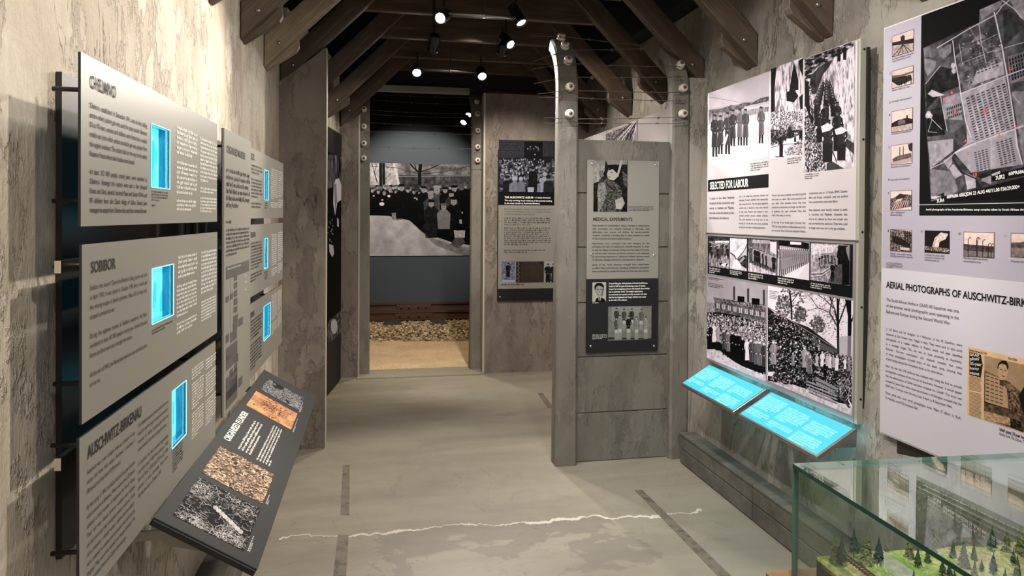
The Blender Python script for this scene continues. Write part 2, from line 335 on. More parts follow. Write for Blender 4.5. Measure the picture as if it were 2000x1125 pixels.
class Pic:
    """canvas of one flat print on frame fr covering rect r; points are given in the photograph's pixels or in a zoomed crop of it (ox, oy, scale)"""
    def __init__(s, fr, r, res=360, crop=(0, 0, 1), bg=.5, seed=1):
        s.fr = fr; s.r = r; s0, t0, s1, t1 = r; asp = (s1-s0)/(t1-t0); s.h = int(res if asp < 1 else res/asp); s.w = int(s.h*asp); s.crop = crop
        s.a = np.full((s.h, s.w), bg, np.float32); s.R = random.Random(seed); s.seed = seed
    def m(s, x, y):
        ox, oy, sc = s.crop; a, b = s.fr.px(ox+x/sc, oy+y/sc); s0, t0, s1, t1 = s.r
        return (a-s0)/(s1-s0)*s.w, (t1-b)/(t1-t0)*s.h
    def fill(s, P, v, al=1.0, tex=None):
        P = np.array(P, float); x0 = max(int(P[:, 0].min())-1, 0); x1 = min(int(P[:, 0].max())+2, s.w); y0 = max(int(P[:, 1].min())-1, 0); y1 = min(int(P[:, 1].max())+2, s.h)
        if x1 <= x0 or y1 <= y0: return
        cov = np.zeros((y1-y0, x1-x0), np.float32)
        for ay in (.25, .75):
            for ax in (.25, .75):
                X, Y = np.meshgrid(np.arange(x0, x1)+ax, np.arange(y0, y1)+ay); ins = np.zeros(X.shape, bool); j = len(P)-1
                for i in range(len(P)):
                    xi, yi = P[i]; xj, yj = P[j]
                    if yi != yj: ins ^= ((yi > Y) != (yj > Y)) & (X < (xj-xi)*(Y-yi)/(yj-yi)+xi)
                    j = i
                cov += ins*.25
        cov *= al; reg = s.a[y0:y1, x0:x1]; vv = v if tex is None else v+tex[y0:y1, x0:x1]
        s.a[y0:y1, x0:x1] = reg*(1-cov)+vv*cov
    def poly(s, pts, v, al=1.0, tex=None): s.fill([s.m(*p) for p in pts], v, al, tex)
    def ell(s, cx, cy, rx, ry, v, al=1.0, n=10, tilt=0):
        c, q = math.cos(tilt), math.sin(tilt)
        s.poly([(cx+math.cos(i*2*math.pi/n)*rx*c-math.sin(i*2*math.pi/n)*ry*q, cy+math.cos(i*2*math.pi/n)*rx*q+math.sin(i*2*math.pi/n)*ry*c) for i in range(n)], v, al)
    def line(s, pts, wd, v, al=1.0):
        for (x0, y0), (x1, y1) in zip(pts[:-1], pts[1:]):
            L = math.hypot(x1-x0, y1-y0) or 1; nx, ny = -(y1-y0)/L*wd/2, (x1-x0)/L*wd/2
            s.poly([(x0+nx, y0+ny), (x1+nx, y1+ny), (x1-nx, y1-ny), (x0-nx, y0-ny)], v, al)
    def n(s, cell, amp, oct=4, sy=1.0, seed=None): return (vnoise(s.h, s.w, cell, oct, s.seed if seed is None else seed, sy)-.5)*2*amp
    def grad(s, v0, v1): s.a[:] = np.linspace(v0, v1, s.h)[:, None]
    def thick(s, amp, cell=5, oct=3, thr=None, seed=3, sy=1.0):
        t = s.n(cell, amp, oct, sy, seed); s.a += t
    def person(s, x, y, h, coat=.15, head=.6, hat=.1, legs=.12, wd=.26, skirt=True, arm=True):
        """standing figure: feet at x,y and height h, all in crop pixels"""
        R = s.R; w_ = h*wd
        x0 = x; lw = w_*(.13 if skirt else .22); b = .22 if skirt else .44; k = .36 if skirt else .24; j = R.uniform(-.04, .04)*w_
        for q in (-1, 1): s.poly([(x+q*w_*.15-lw, y-h*(b+.05)), (x+q*w_*.15+lw, y-h*(b+.05)), (x+q*w_*.17+lw*.6, y-h*.02), (x+q*w_*.2+lw*1.1, y), (x+q*w_*.17-lw*.9, y)], legs)
        s.poly([(x-w_*.16, y-h*.855), (x+w_*.16, y-h*.855), (x+w_*.33, y-h*.825), (x+w_*.38, y-h*.77), (x+w_*.27+j, y-h*.6), (x+w_*.33+j, y-h*.42), (x+w_*k+j, y-h*b), (x-w_*k+j, y-h*b), (x-w_*.33+j, y-h*.42), (x-w_*.27+j, y-h*.6), (x-w_*.38, y-h*.77), (x-w_*.33, y-h*.825)], coat)
        s.poly([(x+w_*.04, y-h*.84), (x+w_*.33, y-h*.825), (x+w_*.27, y-h*.6), (x+w_*k, y-h*b), (x+w_*.14, y-h*b)], coat+.13, .55); s.line([(x+w_*.02, y-h*.8), (x+w_*.04+j, y-h*b)], w_*.035, max(coat-.1, 0), .7)
        s.line([(x-w_*.26, y-h*.6), (x+w_*.26, y-h*.6)], h*.012, max(coat-.08, 0), .8)
        if arm:
            for q in (-1, 1): s.line([(x+q*w_*.36, y-h*.8), (x+q*w_*.43, y-h*.64), (x+q*w_*.2, y-h*.55)], w_*.13, max(coat-.05, 0))
            s.ell(x, y-h*.55, w_*.10, h*.015, head)
        s.ell(x, y-h*.90, w_*.19, h*.058, head*.8); s.ell(x-w_*.05, y-h*.895, w_*.11, h*.042, min(head+.12, 1), .7)
        s.ell(x, y-h*.953, w_*.22, h*.026, hat)
    def crowd(s, pts, size, face=(.5, .9), coat=(.03, .3), hats=(.05, .7), step=.9, jit=.5):
        """heads and shoulders in rows; pts(row fraction) -> list of (x,y,size) is given as polygon rows"""
        for (x, y, z) in sorted(pts, key=lambda p: p[1]):
            R = s.R; c = R.uniform(*coat)
            s.poly([(x-z*.62, y+z*2.1), (x-z*.6, y+z*.75), (x-z*.3, y+z*.42), (x+z*.3, y+z*.42), (x+z*.6, y+z*.75), (x+z*.62, y+z*2.1)], c)
            f = R.uniform(*face); s.ell(x, y, z*.36, z*.5, f*.75); s.ell(x-z*.08, y+z*.08, z*.2, z*.3, f)
            if R.random() < .8: s.ell(x+z*.03, y-z*.36, z*.40, z*.22, R.uniform(*hats))
            for q in (-.12, .1): s.ell(x+z*q, y+z*.02, z*.06, z*.045, f*.4, .8)
            if R.random() < .25: s.ell(x+z*R.uniform(-.4, .4), y+z*R.uniform(.9, 1.4), z*.22, z*.14, R.uniform(.6, .95))
    def tree(s, x, y, h, wd, lean=0, v=.12, depth=5):
        def br(x, y, ang, L, w_, d):
            x1 = x+math.sin(ang)*L; y1 = y-math.cos(ang)*L; s.line([(x, y), (x1, y1)], w_, v)
            if d > 0:
                for _ in range(s.R.choice((2, 3, 3))): br(x1, y1, ang+s.R.uniform(-.75, .75), L*s.R.uniform(.55, .8), w_*.6, d-1)
        br(x, y, lean, h*.36, wd, depth)
    def contrast(s, c=1.2, mid=.5, off=0): s.a = (s.a-mid)*c+mid+off
    def out(s, name, parent, k=.0008, tint=(1, 1, 1), lo=(0, 0, 0), hi=None, emit=0, label=None, rough=.32, fname='photograph'):
        a = np.clip(s.a, 0, 1); hi = hi or tint; rgb = np.stack([lo[i]+(hi[i]-lo[i])*a for i in range(3)], -1)
        pix = np.ones((s.h, s.w, 4), np.float32); pix[..., :3] = rgb[::-1]
        return picture(pix, s.fr, s.r, name, parent, k, emit, label, rough, fname)
def picture(pix, fr, r, name, parent, k=.0008, emit=0, label=None, rough=.32, fname='photograph'):
    h, w_ = pix.shape[:2]; im = bpy.data.images.new(name, w_, h); im.pixels.foreach_set(pix.ravel()); im.update(); im.pack()
    g = G(name); t = g.add('TexImage'); t.image = im; t.extension = 'EXTEND'; g.col(t.outputs[0]); g.rough(.65); g.b.inputs['Specular IOR Level'].default_value = .06
    if emit:
        g.link(t.outputs[0], g.b.inputs['Emission Color']); g.b.inputs['Emission Strength'].default_value = emit
    s0, t0, s1, t1 = r; q = [fr.p(s0, t0, k), fr.p(s1, t0, k), fr.p(s1, t1, k), fr.p(s0, t1, k)]; e = [p-fr.n*(k-.0001) for p in q]
    o = mesh(fname, q+e, [(0, 1, 2, 3), (4, 7, 6, 5), (0, 4, 5, 1), (1, 5, 6, 2), (2, 6, 7, 3), (3, 7, 4, 0)], g.m, parent, uvs=[(0, 0), (1, 0), (1, 1), (0, 1)]+[(0, 0)]*20)
    return tag(o, label)
# ------------------------------------------------------------------ the room
_a, _b = floor_at(560, 1050), floor_at(1400, 996)
CR = ((_b.y-_a.y)/(_b.x-_a.x), 0); CR = (CR[0], _a.y-CR[0]*_a.x)
floor_mat()
S = 'structure'
def st(o, label=None): return tag(o, label, kind=S)
def XL(y): return -.66+.018*(y-3) if y < 4.92 else -.60+(y-4.92)*.15
def XR(z): return 1.98+.045*z
HW = 2.96
st(box('floor', (-1.2, -2.2, -.1), (2.4, 6.86, 0), 'polished_concrete'), 'grey polished concrete floor with a pale crack')
st(prism('wall_left', [(XL(-2.2), -2.2, 0), (XL(4.919), 4.92, 0), (XL(4.919)-.2, 4.92, 0), (XL(-2.2)-.2, -2.2, 0)], (0, 0, HW), 'plaster_cream'), 'cream trowelled plaster wall behind the grey boards')
st(prism('wall_left', [(-.60, 4.92, 0), (-.345, 6.72, 0), (-.55, 6.72, 0), (-.80, 4.92, 0)], (0, 0, HW), 'plaster_cream'), 'cream plaster wall beyond the left partition')
st(prism('wall_right', [(XR(0), -2.2, 0), (XR(HW), -2.2, HW), (XR(HW)+.2, -2.2, HW), (XR(0)+.2, -2.2, 0)], (0, 9.1, 0), 'plaster_grey'), 'grey trowelled plaster wall behind the white boards')
st(box('wall_back_near', (-1.2, -2.3, 0), (2.4, -2.2, 4.2), 'plaster_grey'))
for x0, x1, n in ((-.95, -.86, 'wall_left_upper'), (2.15, 2.25, 'wall_right_upper')): st(box(n, (x0-.2, -2.2, HW), (x1, 6.9, 4.2), 'ceiling_black'))
st(box('ceiling', (-1.3, -2.3, 4.2), (2.5, 6.9, 4.3), 'ceiling_black'), 'black open ceiling void')
# left partition, brown plaster, its head cut along the rafter
pl = floor_at(545, 878); pr = floor_at(634, 878); PY = (pl.y+pr.y)/2
st(prism('wall_partition_left', [(XL(PY), PY, 0), (pr.x, PY, 0), (pr.x, PY, 2.66), (XL(PY), PY, 2.42)], (0, .09, 0), 'plaster_brown'), 'brown plaster partition stub on the left')
st(box('trim_1', (pr.x-.001, PY-.002, 0), (pr.x+.004, PY+.092, 2.66), 'plaster_edge'), 'pale worn edge of the left partition')
# back wall either side of the doorway
bl = floor_at(699, 737); BY = bl.y
def bx(px): return at_y(px, 600, BY).x
st(box('wall_back_left', (bx(663)-.25, BY, 0), (bx(701), BY+.14, at_y(690, 170, BY).z), 'plaster_brown'), 'brown cracked plaster pier left of the doorway')
st(box('trim_2', (bx(699), BY-.003, 0), (bx(702), BY+.143, at_y(690, 170, BY).z), 'plaster_edge'))
BR = floor_at(960, 729).y; bzr = at_y(960, 182, BR).z
st(box('wall_back_right', (at_y(944, 600, BR).x, BR, 0), (2.2, BR+.14, bzr), 'plaster_brown'), 'brown plaster wall right of the doorway')
st(box('trim_3', (at_y(943, 600, BR).x-.002, BR-.003, 0), (at_y(946, 600, BR).x, BR+.143, bzr), 'plaster_edge'))
lz = at_y(815, 175, BY+.02).z
st(box('door_header', (-.9, BY+.05, lz+.03), (2.3, BY+.2, 4.2), 'ceiling_black'), 'black header above the doorway')
st(bevel(box('lintel_beam', (bx(712), BY-.02, lz-.03), (at_y(917, 180, BY).x, BY+.06, lz+.03), 'lintel_metal'), .004), 'grey metal lintel over the doorway')
box_s = st(box('trim_4', (bx(698), BY-.1, 0), (at_y(944, 600, BR).x, BY+.25, .012), 'polished_concrete'), 'concrete door sill')
# room beyond the doorway
MY = 10.7
st(box('wall_mural', (-3.5, MY, 0), (4.5, MY+.1, at_y(820, 257, MY).z), 'mural_wall_grey'), 'slate grey wall carrying the mural photograph')
st(box('wall_mural_upper', (-3.5, MY+.02, at_y(820, 257, MY).z), (4.5, MY+.1, 4.2), 'ceiling_black'))
st(box('wall_far_left', (-3.6, 6.9, 0), (-3.5, MY, 4.2), 'ceiling_black')); st(box('wall_far_right', (4.5, 6.9, 0), (4.6, MY, 4.2), 'ceiling_black'))
st(box('ceiling_far', (-3.6, 6.9, 3.6), (4.6, MY+.1, 3.7), 'ceiling_black'))
def sand_mat():
    g = G('sand'); v = g.geo(); n = g.noise(v, 55, 4, .7); n2 = g.noise(v, 3, 5); c = g.mix(g.ramp(n, [(.3, 0), (.65, 1)]), (.38, .27, .16), (.66, .50, .32))
    c = g.mix(g.ramp(n2, [(.4, .3), (.6, 0)]), c, (.30, .21, .13)); g.col(c); g.rough(.9); g.bump(n, .6, .01)
sand_mat(); g = G('ballast'); n_ = g.add('ObjectInfo'); nn = g.add('NewGeometry').outputs['Random Per Island']; g.col(g.ramp(nn, [(.0, (.10, .07, .04)), (.5, (.34, .25, .15)), (1, (.62, .50, .33))])); g.rough(.85)
gs = 6.86
xs = np.linspace(-3.4, 4.4, 60); ys = np.linspace(gs, MY-.02, 40); R = np.random.RandomState(3)
vs = [(x, y, .004+.02*math.sin(x*2.1+y)*math.sin(y*3)*(y > gs+.3)+R.rand()*.008) for y in ys for x in xs]
fs = [(j*60+i, j*60+i+1, (j+1)*60+i+1, (j+1)*60+i) for j in range(39) for i in range(59)]
tag(mesh('sand', vs, fs, 'sand', smooth=True), 'pale yellow sand and fine gravel strip beyond the doorway', 'sand', kind='stuff')
# plinths along the two walls, built of boards
def plinth(name, x_face, x_wall, y0, y1, ys, n):
    root = st(box(name, (min(x_face+n*.012, x_wall), y0, 0), (max(x_face+n*.012, x_wall), y1, .186), 'plinth_board'), 'low grey board plinth along the %s wall' % name.split('_')[1])
    e = [y0]+ys+[y1]
    for a, b in zip(e[:-1], e[1:]):
        for z0, z1 in ((.006, .092), (.097, .178)):
            bevel(box('board', (min(x_face, x_face+n*.014), a+.003, z0), (max(x_face, x_face+n*.014), b-.003, z1), 'plinth_board', root), .002)
        bevel(box('cap_board', (min(x_face-n*.004, x_wall), a+.0015, .178), (max(x_face-n*.004, x_wall), b-.0015, .192), 'plinth_board', root), .002)
pf = floor_at(1331, 903); pj = hit(1469, 1005, (1.89, 0, 0), (1, 0, 0)).y
plinth('baseboard_right', 1.89, 2.0, -2.1, pf.y, [-.9, .3, 1.45, pj], 1)
plinth('baseboard_left', XL(3)+.10, XL(3)-.02, -2.1, PY-.01, [-.9, .3, 1.5, 2.7, 3.9], -1)
# inlaid strips in the floor
def strip(name, pts, label):
    q = [floor_at(*p) for p in pts]; st(mesh(name, [V((p.x, p.y, .0015)) for p in q]+[V((p.x, p.y, -.01)) for p in q], [(0, 1, 2, 3), (4, 7, 6, 5), (0, 4, 5, 1), (1, 5, 6, 2), (2, 6, 7, 3), (3, 7, 4, 0)], 'strip_mat'), label)
g = G('strip_mat'); v = g.geo(); n_ = g.noise(v, 16, 7, .7); g.col(g.ramp(n_, [(.40, (.07, .06, .045)), (.47, (.125, .11, .085)), (.6, (.155, .138, .108))])); g.rough(.6)
strip('trim_5', [(665, 1006), (682, 1006), (683, 909), (670, 909)][::1], 'brown inlaid strip in the floor, far length on the left')
strip('trim_6', [(651, 1125), (676, 1125), (681, 1045), (660, 1045)], 'brown inlaid strip in the floor, near length on the left')
strip('trim_7', [(1402, 1125), (1428, 1125), (1254, 957), (1239, 957)], 'grey inlaid strip running across the floor towards the partition')
strip('trim_8', [(1070, 797), (1082, 797), (1060, 768), (1050, 768)], 'faint inlaid strip behind the partition')
# ------------------------------------------------------------------ roof trusses
TZ = 2.40
ORD = ['nearest', 'second nearest', 'third from the viewer', 'fourth from the viewer', 'fifth from the viewer', 'sixth from the viewer', 'seventh from the viewer', 'farthest']
def truss(i, y):
    xl = XL(y)+.004; xr = XR(TZ)-.004; xc = .735
    r = empty('roof_truss', (xc, y, TZ), 'dark timber roof truss, %s, %s' % (ORD[i], 'with its tie beam above the doorway' if i == 7 else 'bolted to both plaster walls'), 'roof truss', 'dark timber roof trusses')
    def el(name, pts, y0, y1, mat, flip=1):
        p = [(x, y0, z) for x, z in pts]; o = prism(name, p, (0, y1-y0, 0), mat, r); bevel(o, .004); return o
    for sd, xw in ((1, xl), (-1, xr)):
        m = 'oak_pale' if (sd == 1 and i == 3) else 'oak_dark'; L = abs(xc-xw); zt = TZ
        # plank in its own frame so the grain runs along it
        ang = math.radians(45) if sd == 1 else math.radians(135); d = V((math.cos(ang), 0, math.sin(ang)))
        loc = V((xw, y, zt)); outl = [V((xw, 0, zt)), V((xw+sd*L, 0, zt+L)), V((xw+sd*L, 0, zt+L+.19)), V((xw, 0, zt+.18))]
        M = Matrix.Rotation(-ang, 4, 'Y'); Mi = M.inverted(); loc2 = V((xw, 0, zt))
        for nm, ol, y0, y1 in (('rafter', outl, 0, .062), ('cleat', [V((xw, 0, zt-.006)), V((xw+sd*.17, 0, zt+.112)), V((xw+sd*.185, 0, zt+.14)), V((xw+sd*.18, 0, zt+.22)), V((xw, 0, zt+.06))], .066, .118)):
            ls = [Mi @ (q-loc2) for q in ol]; n = len(ls); vs = [V((q.x, y0, q.z)) for q in ls]+[V((q.x, y1, q.z)) for q in ls]
            me = bpy.data.meshes.new(nm); me.from_pydata([tuple(v) for v in vs], [], [tuple(range(n))[::-1], tuple(range(n, 2*n))]+[(a, (a+1) % n, n+(a+1) % n, n+a) for a in range(n)])
            bm = bmesh.new(); bm.from_mesh(me); bmesh.ops.recalc_face_normals(bm, faces=bm.faces); bm.to_mesh(me); bm.free()
            me.materials.append(MATS[m if nm == 'rafter' else 'oak_pale' if m == 'oak_pale' else 'oak_dark']); o = bpy.data.objects.new(nm, me); COL.objects.link(o); o.parent = r
            o.matrix_local = Matrix.Translation(V((xw, y, zt))-V((xc, y, TZ))) @ M; bevel(o, .004)
            if nm == 'rafter' and m == 'oak_pale': o['label'] = 'paler worn rafter'
        for t in (.07, 1.0):
            q = V((xw+sd*(t+.01), y, zt+t+.07)); lathe('bolt', q+V((0, -.008, 0)), (0, 1, 0), [(0, .004), (.001, .010), (.006, .012), (.010, .012)], 'grey_steel', r, 10)
    tb = 2.95; e = tb-TZ; el('tie_beam', [(xl+e-.02, tb), (xr-e+.02, tb), (xr-e-.17, tb+.21), (xl+e+.17, tb+.21)], y+.064, y+.11, 'oak_dark')
for i, y in enumerate((1.58, 2.23, 2.88, 3.53, 4.18, 4.78, 5.48, 6.13)): pass
TY = (2.23, 2.88, 3.53, 4.17, 4.76, 5.46, 6.12, 6.68)
for i, y in enumerate(TY): truss(i, y)
# ------------------------------------------------------------------ concrete fence posts with insulators
def fence_post(x0, x1, yf, base_px, ins_px, label, group, top=2.35, lean=.30, dep=.12, R=.42):
    xc = (x0+x1)/2; r = empty('fence_post', (xc, yf+dep/2, 0), label, 'fence post', group); hw = (x1-x0)/2
    path = [(0, 0), (0, .4), (0, .9), (0, 1.4), (0, 1.9), (0, top-.1)]; ang = math.radians(62)
    arc = [(R*(1-math.cos(a)), top+R*math.sin(a)) for a in [ang*k/8 for k in range(0, 9)]]
    pts = path+arc; vs = []; fs = []
    for j, (dy, z) in enumerate(pts):
        q0 = pts[max(j-1, 0)]; q1 = pts[min(j+1, len(pts)-1)]; tv = V((0, q1[0]-q0[0], q1[1]-q0[1])).normalized(); nv = V((0, tv.z, -tv.y))
        dd = dep*(1-.32*min(1, z/3)); ww = hw*(1-.10*z/2.7); c = V((xc, yf+dy, z))
        ch = .012; sec = [(-ww+ch, 0), (ww-ch, 0), (ww, ch), (ww, dd-ch), (ww-ch, dd), (-ww+ch, dd), (-ww, dd-ch), (-ww, ch)]
        vs += [c+V((a, 0, 0))+nv*b for a, b in sec]
    for j in range(len(pts)-1):
        for i in range(8): fs.append((j*8+i, j*8+(i+1) % 8, (j+1)*8+(i+1) % 8, (j+1)*8+i))
    fs += [tuple(range(8))[::-1], tuple((len(pts)-1)*8+i for i in range(8))]
    mesh('shaft', vs, fs, 'concrete_post', r); out = []
    for ipx in ins_px:
        z = at_y(ipx[0], ipx[1], yf-.02).z; dy = 0; nv = V((0, -1, 0)); z0 = z
        if z > top:
            a = min(math.asin(min((z-top)/R, .97)), ang*.98); dy = R*(1-math.cos(a)); nv = V((0, -math.cos(a), math.sin(a))); z = top+R*math.sin(a)
        c = V((xc, yf+dy, z)); k = 1.0
        o = lathe('insulator', c+nv*-.004, nv, [(0, .016), (.006, .019), (.010, .026), (.018, .029), (.024, .024), (.028, .018), (.032, .023), (.040, .027), (.047, .023), (.050, .014)], 'ceramic', r, 16)
        lathe('core', c+nv*.044, nv, [(0, .011), (.007, .011), (.009, .008), (.014, .006)], 'insulator_core', o, 10); out.append(c+nv*.03)
    return out
FPY = floor_at(1105, 911).y; FPR = FPY+.0
xa = at_y(1085, 880, FPY).x; xb = at_y(1127, 880, FPY).x
I1 = fence_post(xa, xb, FPY, None, [(1105, 62), (1106, 85), (1107, 118), (1107, 170), (1108, 222)], 'curved concrete fence post at the free end of the partition, bearing white insulators', 'concrete fence posts of the partition', top=2.33)
xc_, xd_ = at_y(1308, 880, FPY).x, at_y(1344, 880, FPY).x
I2 = fence_post(xc_, xd_, FPY, None, [(1322, 80), (1328, 127), (1337, 173), (1338, 222)], 'curved concrete fence post between the partition and the right wall', 'concrete fence posts of the partition', top=2.33)
DPY = floor_at(710, 732).y-.03
I3 = fence_post(at_y(697, 600, DPY).x, at_y(722, 600, DPY).x, DPY, None, [(723, 192), (720, 214), (717, 247), (715, 280), (714, 309)], 'curved concrete fence post left of the doorway with a row of insulators', 'concrete fence posts of the doorway', top=2.5, R=.36, dep=.10)
DPR = floor_at(930, 722).y-.03
I4 = fence_post(at_y(918, 600, DPR).x, at_y(943, 600, DPR).x, DPR, None, [(930, 198), (933, 223), (934, 255), (933, 287), (932, 313)], 'curved concrete fence post right of the doorway with a row of insulators', 'concrete fence posts of the doorway', top=2.5, R=.36, dep=.10)
# concrete slab infill of the partition
part = FPY+.055; pz = [at_y(1220, q, part).z for q in (906, 803, 695, 590, 483, 378, 274)]
pt = st(box('wall_partition', (xb-.03, part+.02, 0), (xc_+.03, part+.07, pz[-1]-.02), 'concrete_cast'), 'cast concrete slab partition between two fence posts')
zz = [0]+pz[1:]
for z0, z1 in zip(zz[:-1], zz[1:]): bevel(box('slab', (xb-.02, part+random.uniform(-.003, .003), z0+.002), (xc_+.02, part+.062, z1-.002), 'concrete_cast', pt), .004)
st(box('trim_9', (xd_+.002, FPY+.02, 0), (XR(2.3)+.02, FPY+.10, 2.45), 'plaster_grey'), 'narrow plaster strip closing the partition against the right wall')
# ------------------------------------------------------------------ barbed wire
def wire(pts, label, group, sag=.015, r=.0016, barb=.13, seed=0):
    R = random.Random(seed); P = []; n = 0
    for a, b in zip(pts[:-1], pts[1:]):
        L = (V(b)-V(a)).length; k = max(3, int(L/.06))
        for j in range(k): t = j/k; P.append(V(a).lerp(V(b), t)+V((0, 0, -4*sag*t*(1-t)*L+R.uniform(-.0015, .0015))))
    P.append(V(pts[-1])); J = Join().add(tube_data(P, r, 4)); acc = 0
    for a, b in zip(P[:-1], P[1:]):
        acc += (b-a).length
        if acc > barb:
            acc = R.uniform(-.02, .02); m = (a+b)/2
            for _ in range(2):
                d = V((R.uniform(-.5, .5), R.uniform(-1, 1), R.uniform(-1, 1))).normalized()*.013; J.add(tube_data([m-d, m, m+d], r*.8, 3))
            J.add(tube_data([m-(b-a).normalized()*.006, m+(b-a).normalized()*.006], r*2.0, 4))
    o = mesh('barbed_wire', J.v, J.f, 'rust_wire'); return tag(o, label, 'barbed wire', group)
hts = ['topmost', 'second from the top', 'third from the top', 'fourth from the top', 'fifth from the top', 'sixth from the top', 'seventh from the top', 'lowest']
W1 = [(1038, 70, 1106, 72, 1300, 92), (1040, 120, 1108, 98, 1316, 92), (1040, 135, 1108, 124, 1328, 130), (1043, 163, 1108, 150, 1334, 150), (1050, 183, 1108, 176, 1338, 180), (1052, 190, 1108, 190, 1338, 197), (1062, 230, 1108, 232, 1350, 228), (1064, 240, 1108, 240, 1346, 240)]
for k, (x0, y0, x1, y1, x2, y2) in enumerate(W1):
    yy = FPY-.035+(.0 if k > 2 else (.14, .08, .03)[k]); wire([at_y(x0, y0, yy-.02), at_y(x1, y1, yy), at_y(x2, y2, yy)], 'rusty barbed wire strand above the partition, %s' % hts[k], 'barbed wire above the partition', .006, .0024, .16, k)
W2 = [(706, 182, 942, 190), (712, 194, 942, 204), (700, 213, 942, 222), (712, 222, 942, 229), (706, 238, 942, 246), (716, 257, 942, 262), (716, 286, 946, 290), (716, 314, 946, 322)]
for k, (x0, y0, x2, y2) in enumerate(W2):
    yy = DPY-.035; wire([at_y(x0, y0, yy), at_y(x2, y2, yy)], 'thin barbed wire strand across the doorway, %s' % hts[k], 'barbed wire across the doorway', .012, .0016, .2, 20+k)
# ------------------------------------------------------------------ track spotlights
def spotlight(lens, aim, label, L=.13, r=.034, lit=True, up=.14):
    lens = V(lens); d = (V(aim)-lens).normalized(); back = lens-d*L; t = empty('spotlight', tuple(back), label, 'spotlight', 'black track spotlights')
    lathe('lamp_body', back, d, [(0, r*.8), (.012, r*.97), (.03, r), (L-.02, r), (L-.019, r*1.06), (L, r*1.06), (L, r*.9), (L-.012, r*.88)], 'lamp_black', t, 18)
    lathe('lens', back+d*(L-.014), d, [(0, r*.86), (.006, r*.8), (.008, r*.5)], 'lamp_lens' if lit else 'lamp_black', t, 18)
    mid = back+d*L*.4; sd = d.cross(V((0, 0, 1))).normalized()*(r+.006); top = mid+V((0, 0, up))
    J = Join().add(tube_data([mid+sd, mid+sd+V((0, 0, .05)), mid-sd+V((0, 0, .05)), mid-sd], .004, 6)).add(tube_data([mid+V((0, 0, .05)), top], .007, 8))
    mesh('yoke', J.v, J.f, 'lamp_black', t); return top
def rail(a, b, label):
    t = empty('lighting_track', tuple((V(a)+V(b))/2), label, 'lighting track', 'lighting tracks'); rod('track_bar', a, b, .009, 'grey_steel', t, 10)
    m = (V(a)+V(b))/2; rod('hanger', m, (m.x, m.y, 4.2), .004, 'black_steel', t, 6); rod('collar', m-(V(b)-V(a)).normalized()*.012, m+(V(b)-V(a)).normalized()*.012, .014, 'grey_steel', t, 10)
LY = 3.95
spotlight(at_y(859, 36, LY), (-.6, 1.9, 1.55), 'black spotlight at the left end of the near track, lamp facing the viewer')
spotlight(at_y(1019, 46, LY), (1.6, 3.2, .9), 'black spotlight at the right end of the near track, pointing down')
rail(at_y(876, 26, LY), at_y(1012, 35, LY), 'grey lighting track bar nearest the viewer between two black spotlights')
L2 = 4.68
spotlight(at_y(844, 101, L2), (.1, 6.5, .8), 'black spotlight hanging below the near track on the left, turned away', lit=False, up=1.35)
spotlight(at_y(998, 88, L2), (1.75, 3.0, 1.2), 'black spotlight hanging at the centre of the ceiling, lamp turned right')
spotlight(at_y(980, 106, L2+.1), (.9, 7.0, .6), 'black spotlight behind the central one, turned away', lit=False, L=.09)
L3 = 5.85
spotlight(at_y(814, 143, L3), (.0, 3.2, .6), 'bright spotlight at the left end of the far track', r=.04)
spotlight(at_y(942, 150, L3), (1.0, 3.3, .5), 'bright spotlight at the right end of the far track', r=.04)
rail(at_y(826, 136, L3+.06), at_y(932, 141, L3+.06), 'grey lighting track bar between the two bright far spotlights')
L4 = 9.3
spotlight(at_y(915, 225, L4), (.5, 7.5, .3), 'upper bright spotlight in the room beyond the doorway', r=.045, up=.9)
spotlight(at_y(905, 240, L4-.4), (-.2, 7.0, .3), 'lower bright spotlight in the room beyond the doorway', r=.045, up=1.0)
spot('track_lamp', at_y(859, 38, LY-.03), (-.6, 1.9, 1.55), 90, 70); spot('track_lamp', at_y(1019, 50, LY-.02), (1.75, 3.2, .9), 60, 90, col=NEUT)
spot('track_lamp', at_y(998, 90, L2-.04), (1.75, 3.0, 1.2), 60, 80, col=NEUT)
spot('track_lamp', at_y(814, 145, L3-.05), (.0, 3.2, .6), 70, 80); spot('track_lamp', at_y(942, 152, L3-.05), (1.0, 3.3, .5), 110, 90)
# ------------------------------------------------------------------ railway track in the room beyond
def railway():
    zt = .235; yn = None
    yn = hit(820, 606, (0, 0, zt), (0, 0, 1)).y; yf = hit(820, 590, (0, 0, zt), (0, 0, 1)).y
    t = empty('railway_track', (.4, (yn+yf)/2, .05), 'rusty railway track on pale ballast beyond the doorway', 'railway track')
    sec = [(-.06, 0), (.06, 0), (.06, .012), (.012, .026), (.012, .085), (.032, .095), (.032, .125), (-.032, .125), (-.032, .095), (-.012, .085), (-.012, .026), (-.06, .012)]
    for y in (yn, yf):
        ra = prism('rail', [(-3.3, y+a, zt-.125+b) for a, b in sec], (7.6, 0, 0), 'rail_rust', t)
        for cx in (at_y(808, 600, y).x,):
            fp = bevel(box('joint_plate', (cx-.26, y-.034, zt-.104), (cx+.26, y-.012, zt-.036), 'rail_rust', ra), .004)
            for q in (-.19, -.07, .07, .19): lathe('bolt', (cx+q, y-.034, zt-.07), (0, -1, 0), [(0, .018), (.012, .018), (.016, .012)], 'rail_rust', ra, 8)
    for k, x in enumerate(np.arange(-2.9, 4.0, .62)):
        x += .02; prism('sleeper', [(x-.12, yn-.34, .0), (x+.12, yn-.34, .0), (x+.12, yn-.34, zt-.14), (x+.09, yn-.34, zt-.126), (x-.09, yn-.34, zt-.126), (x-.12, yn-.34, zt-.14)], (0, yf-yn+.6, 0), 'sleeper_wood', t)
    return zt, yn, yf
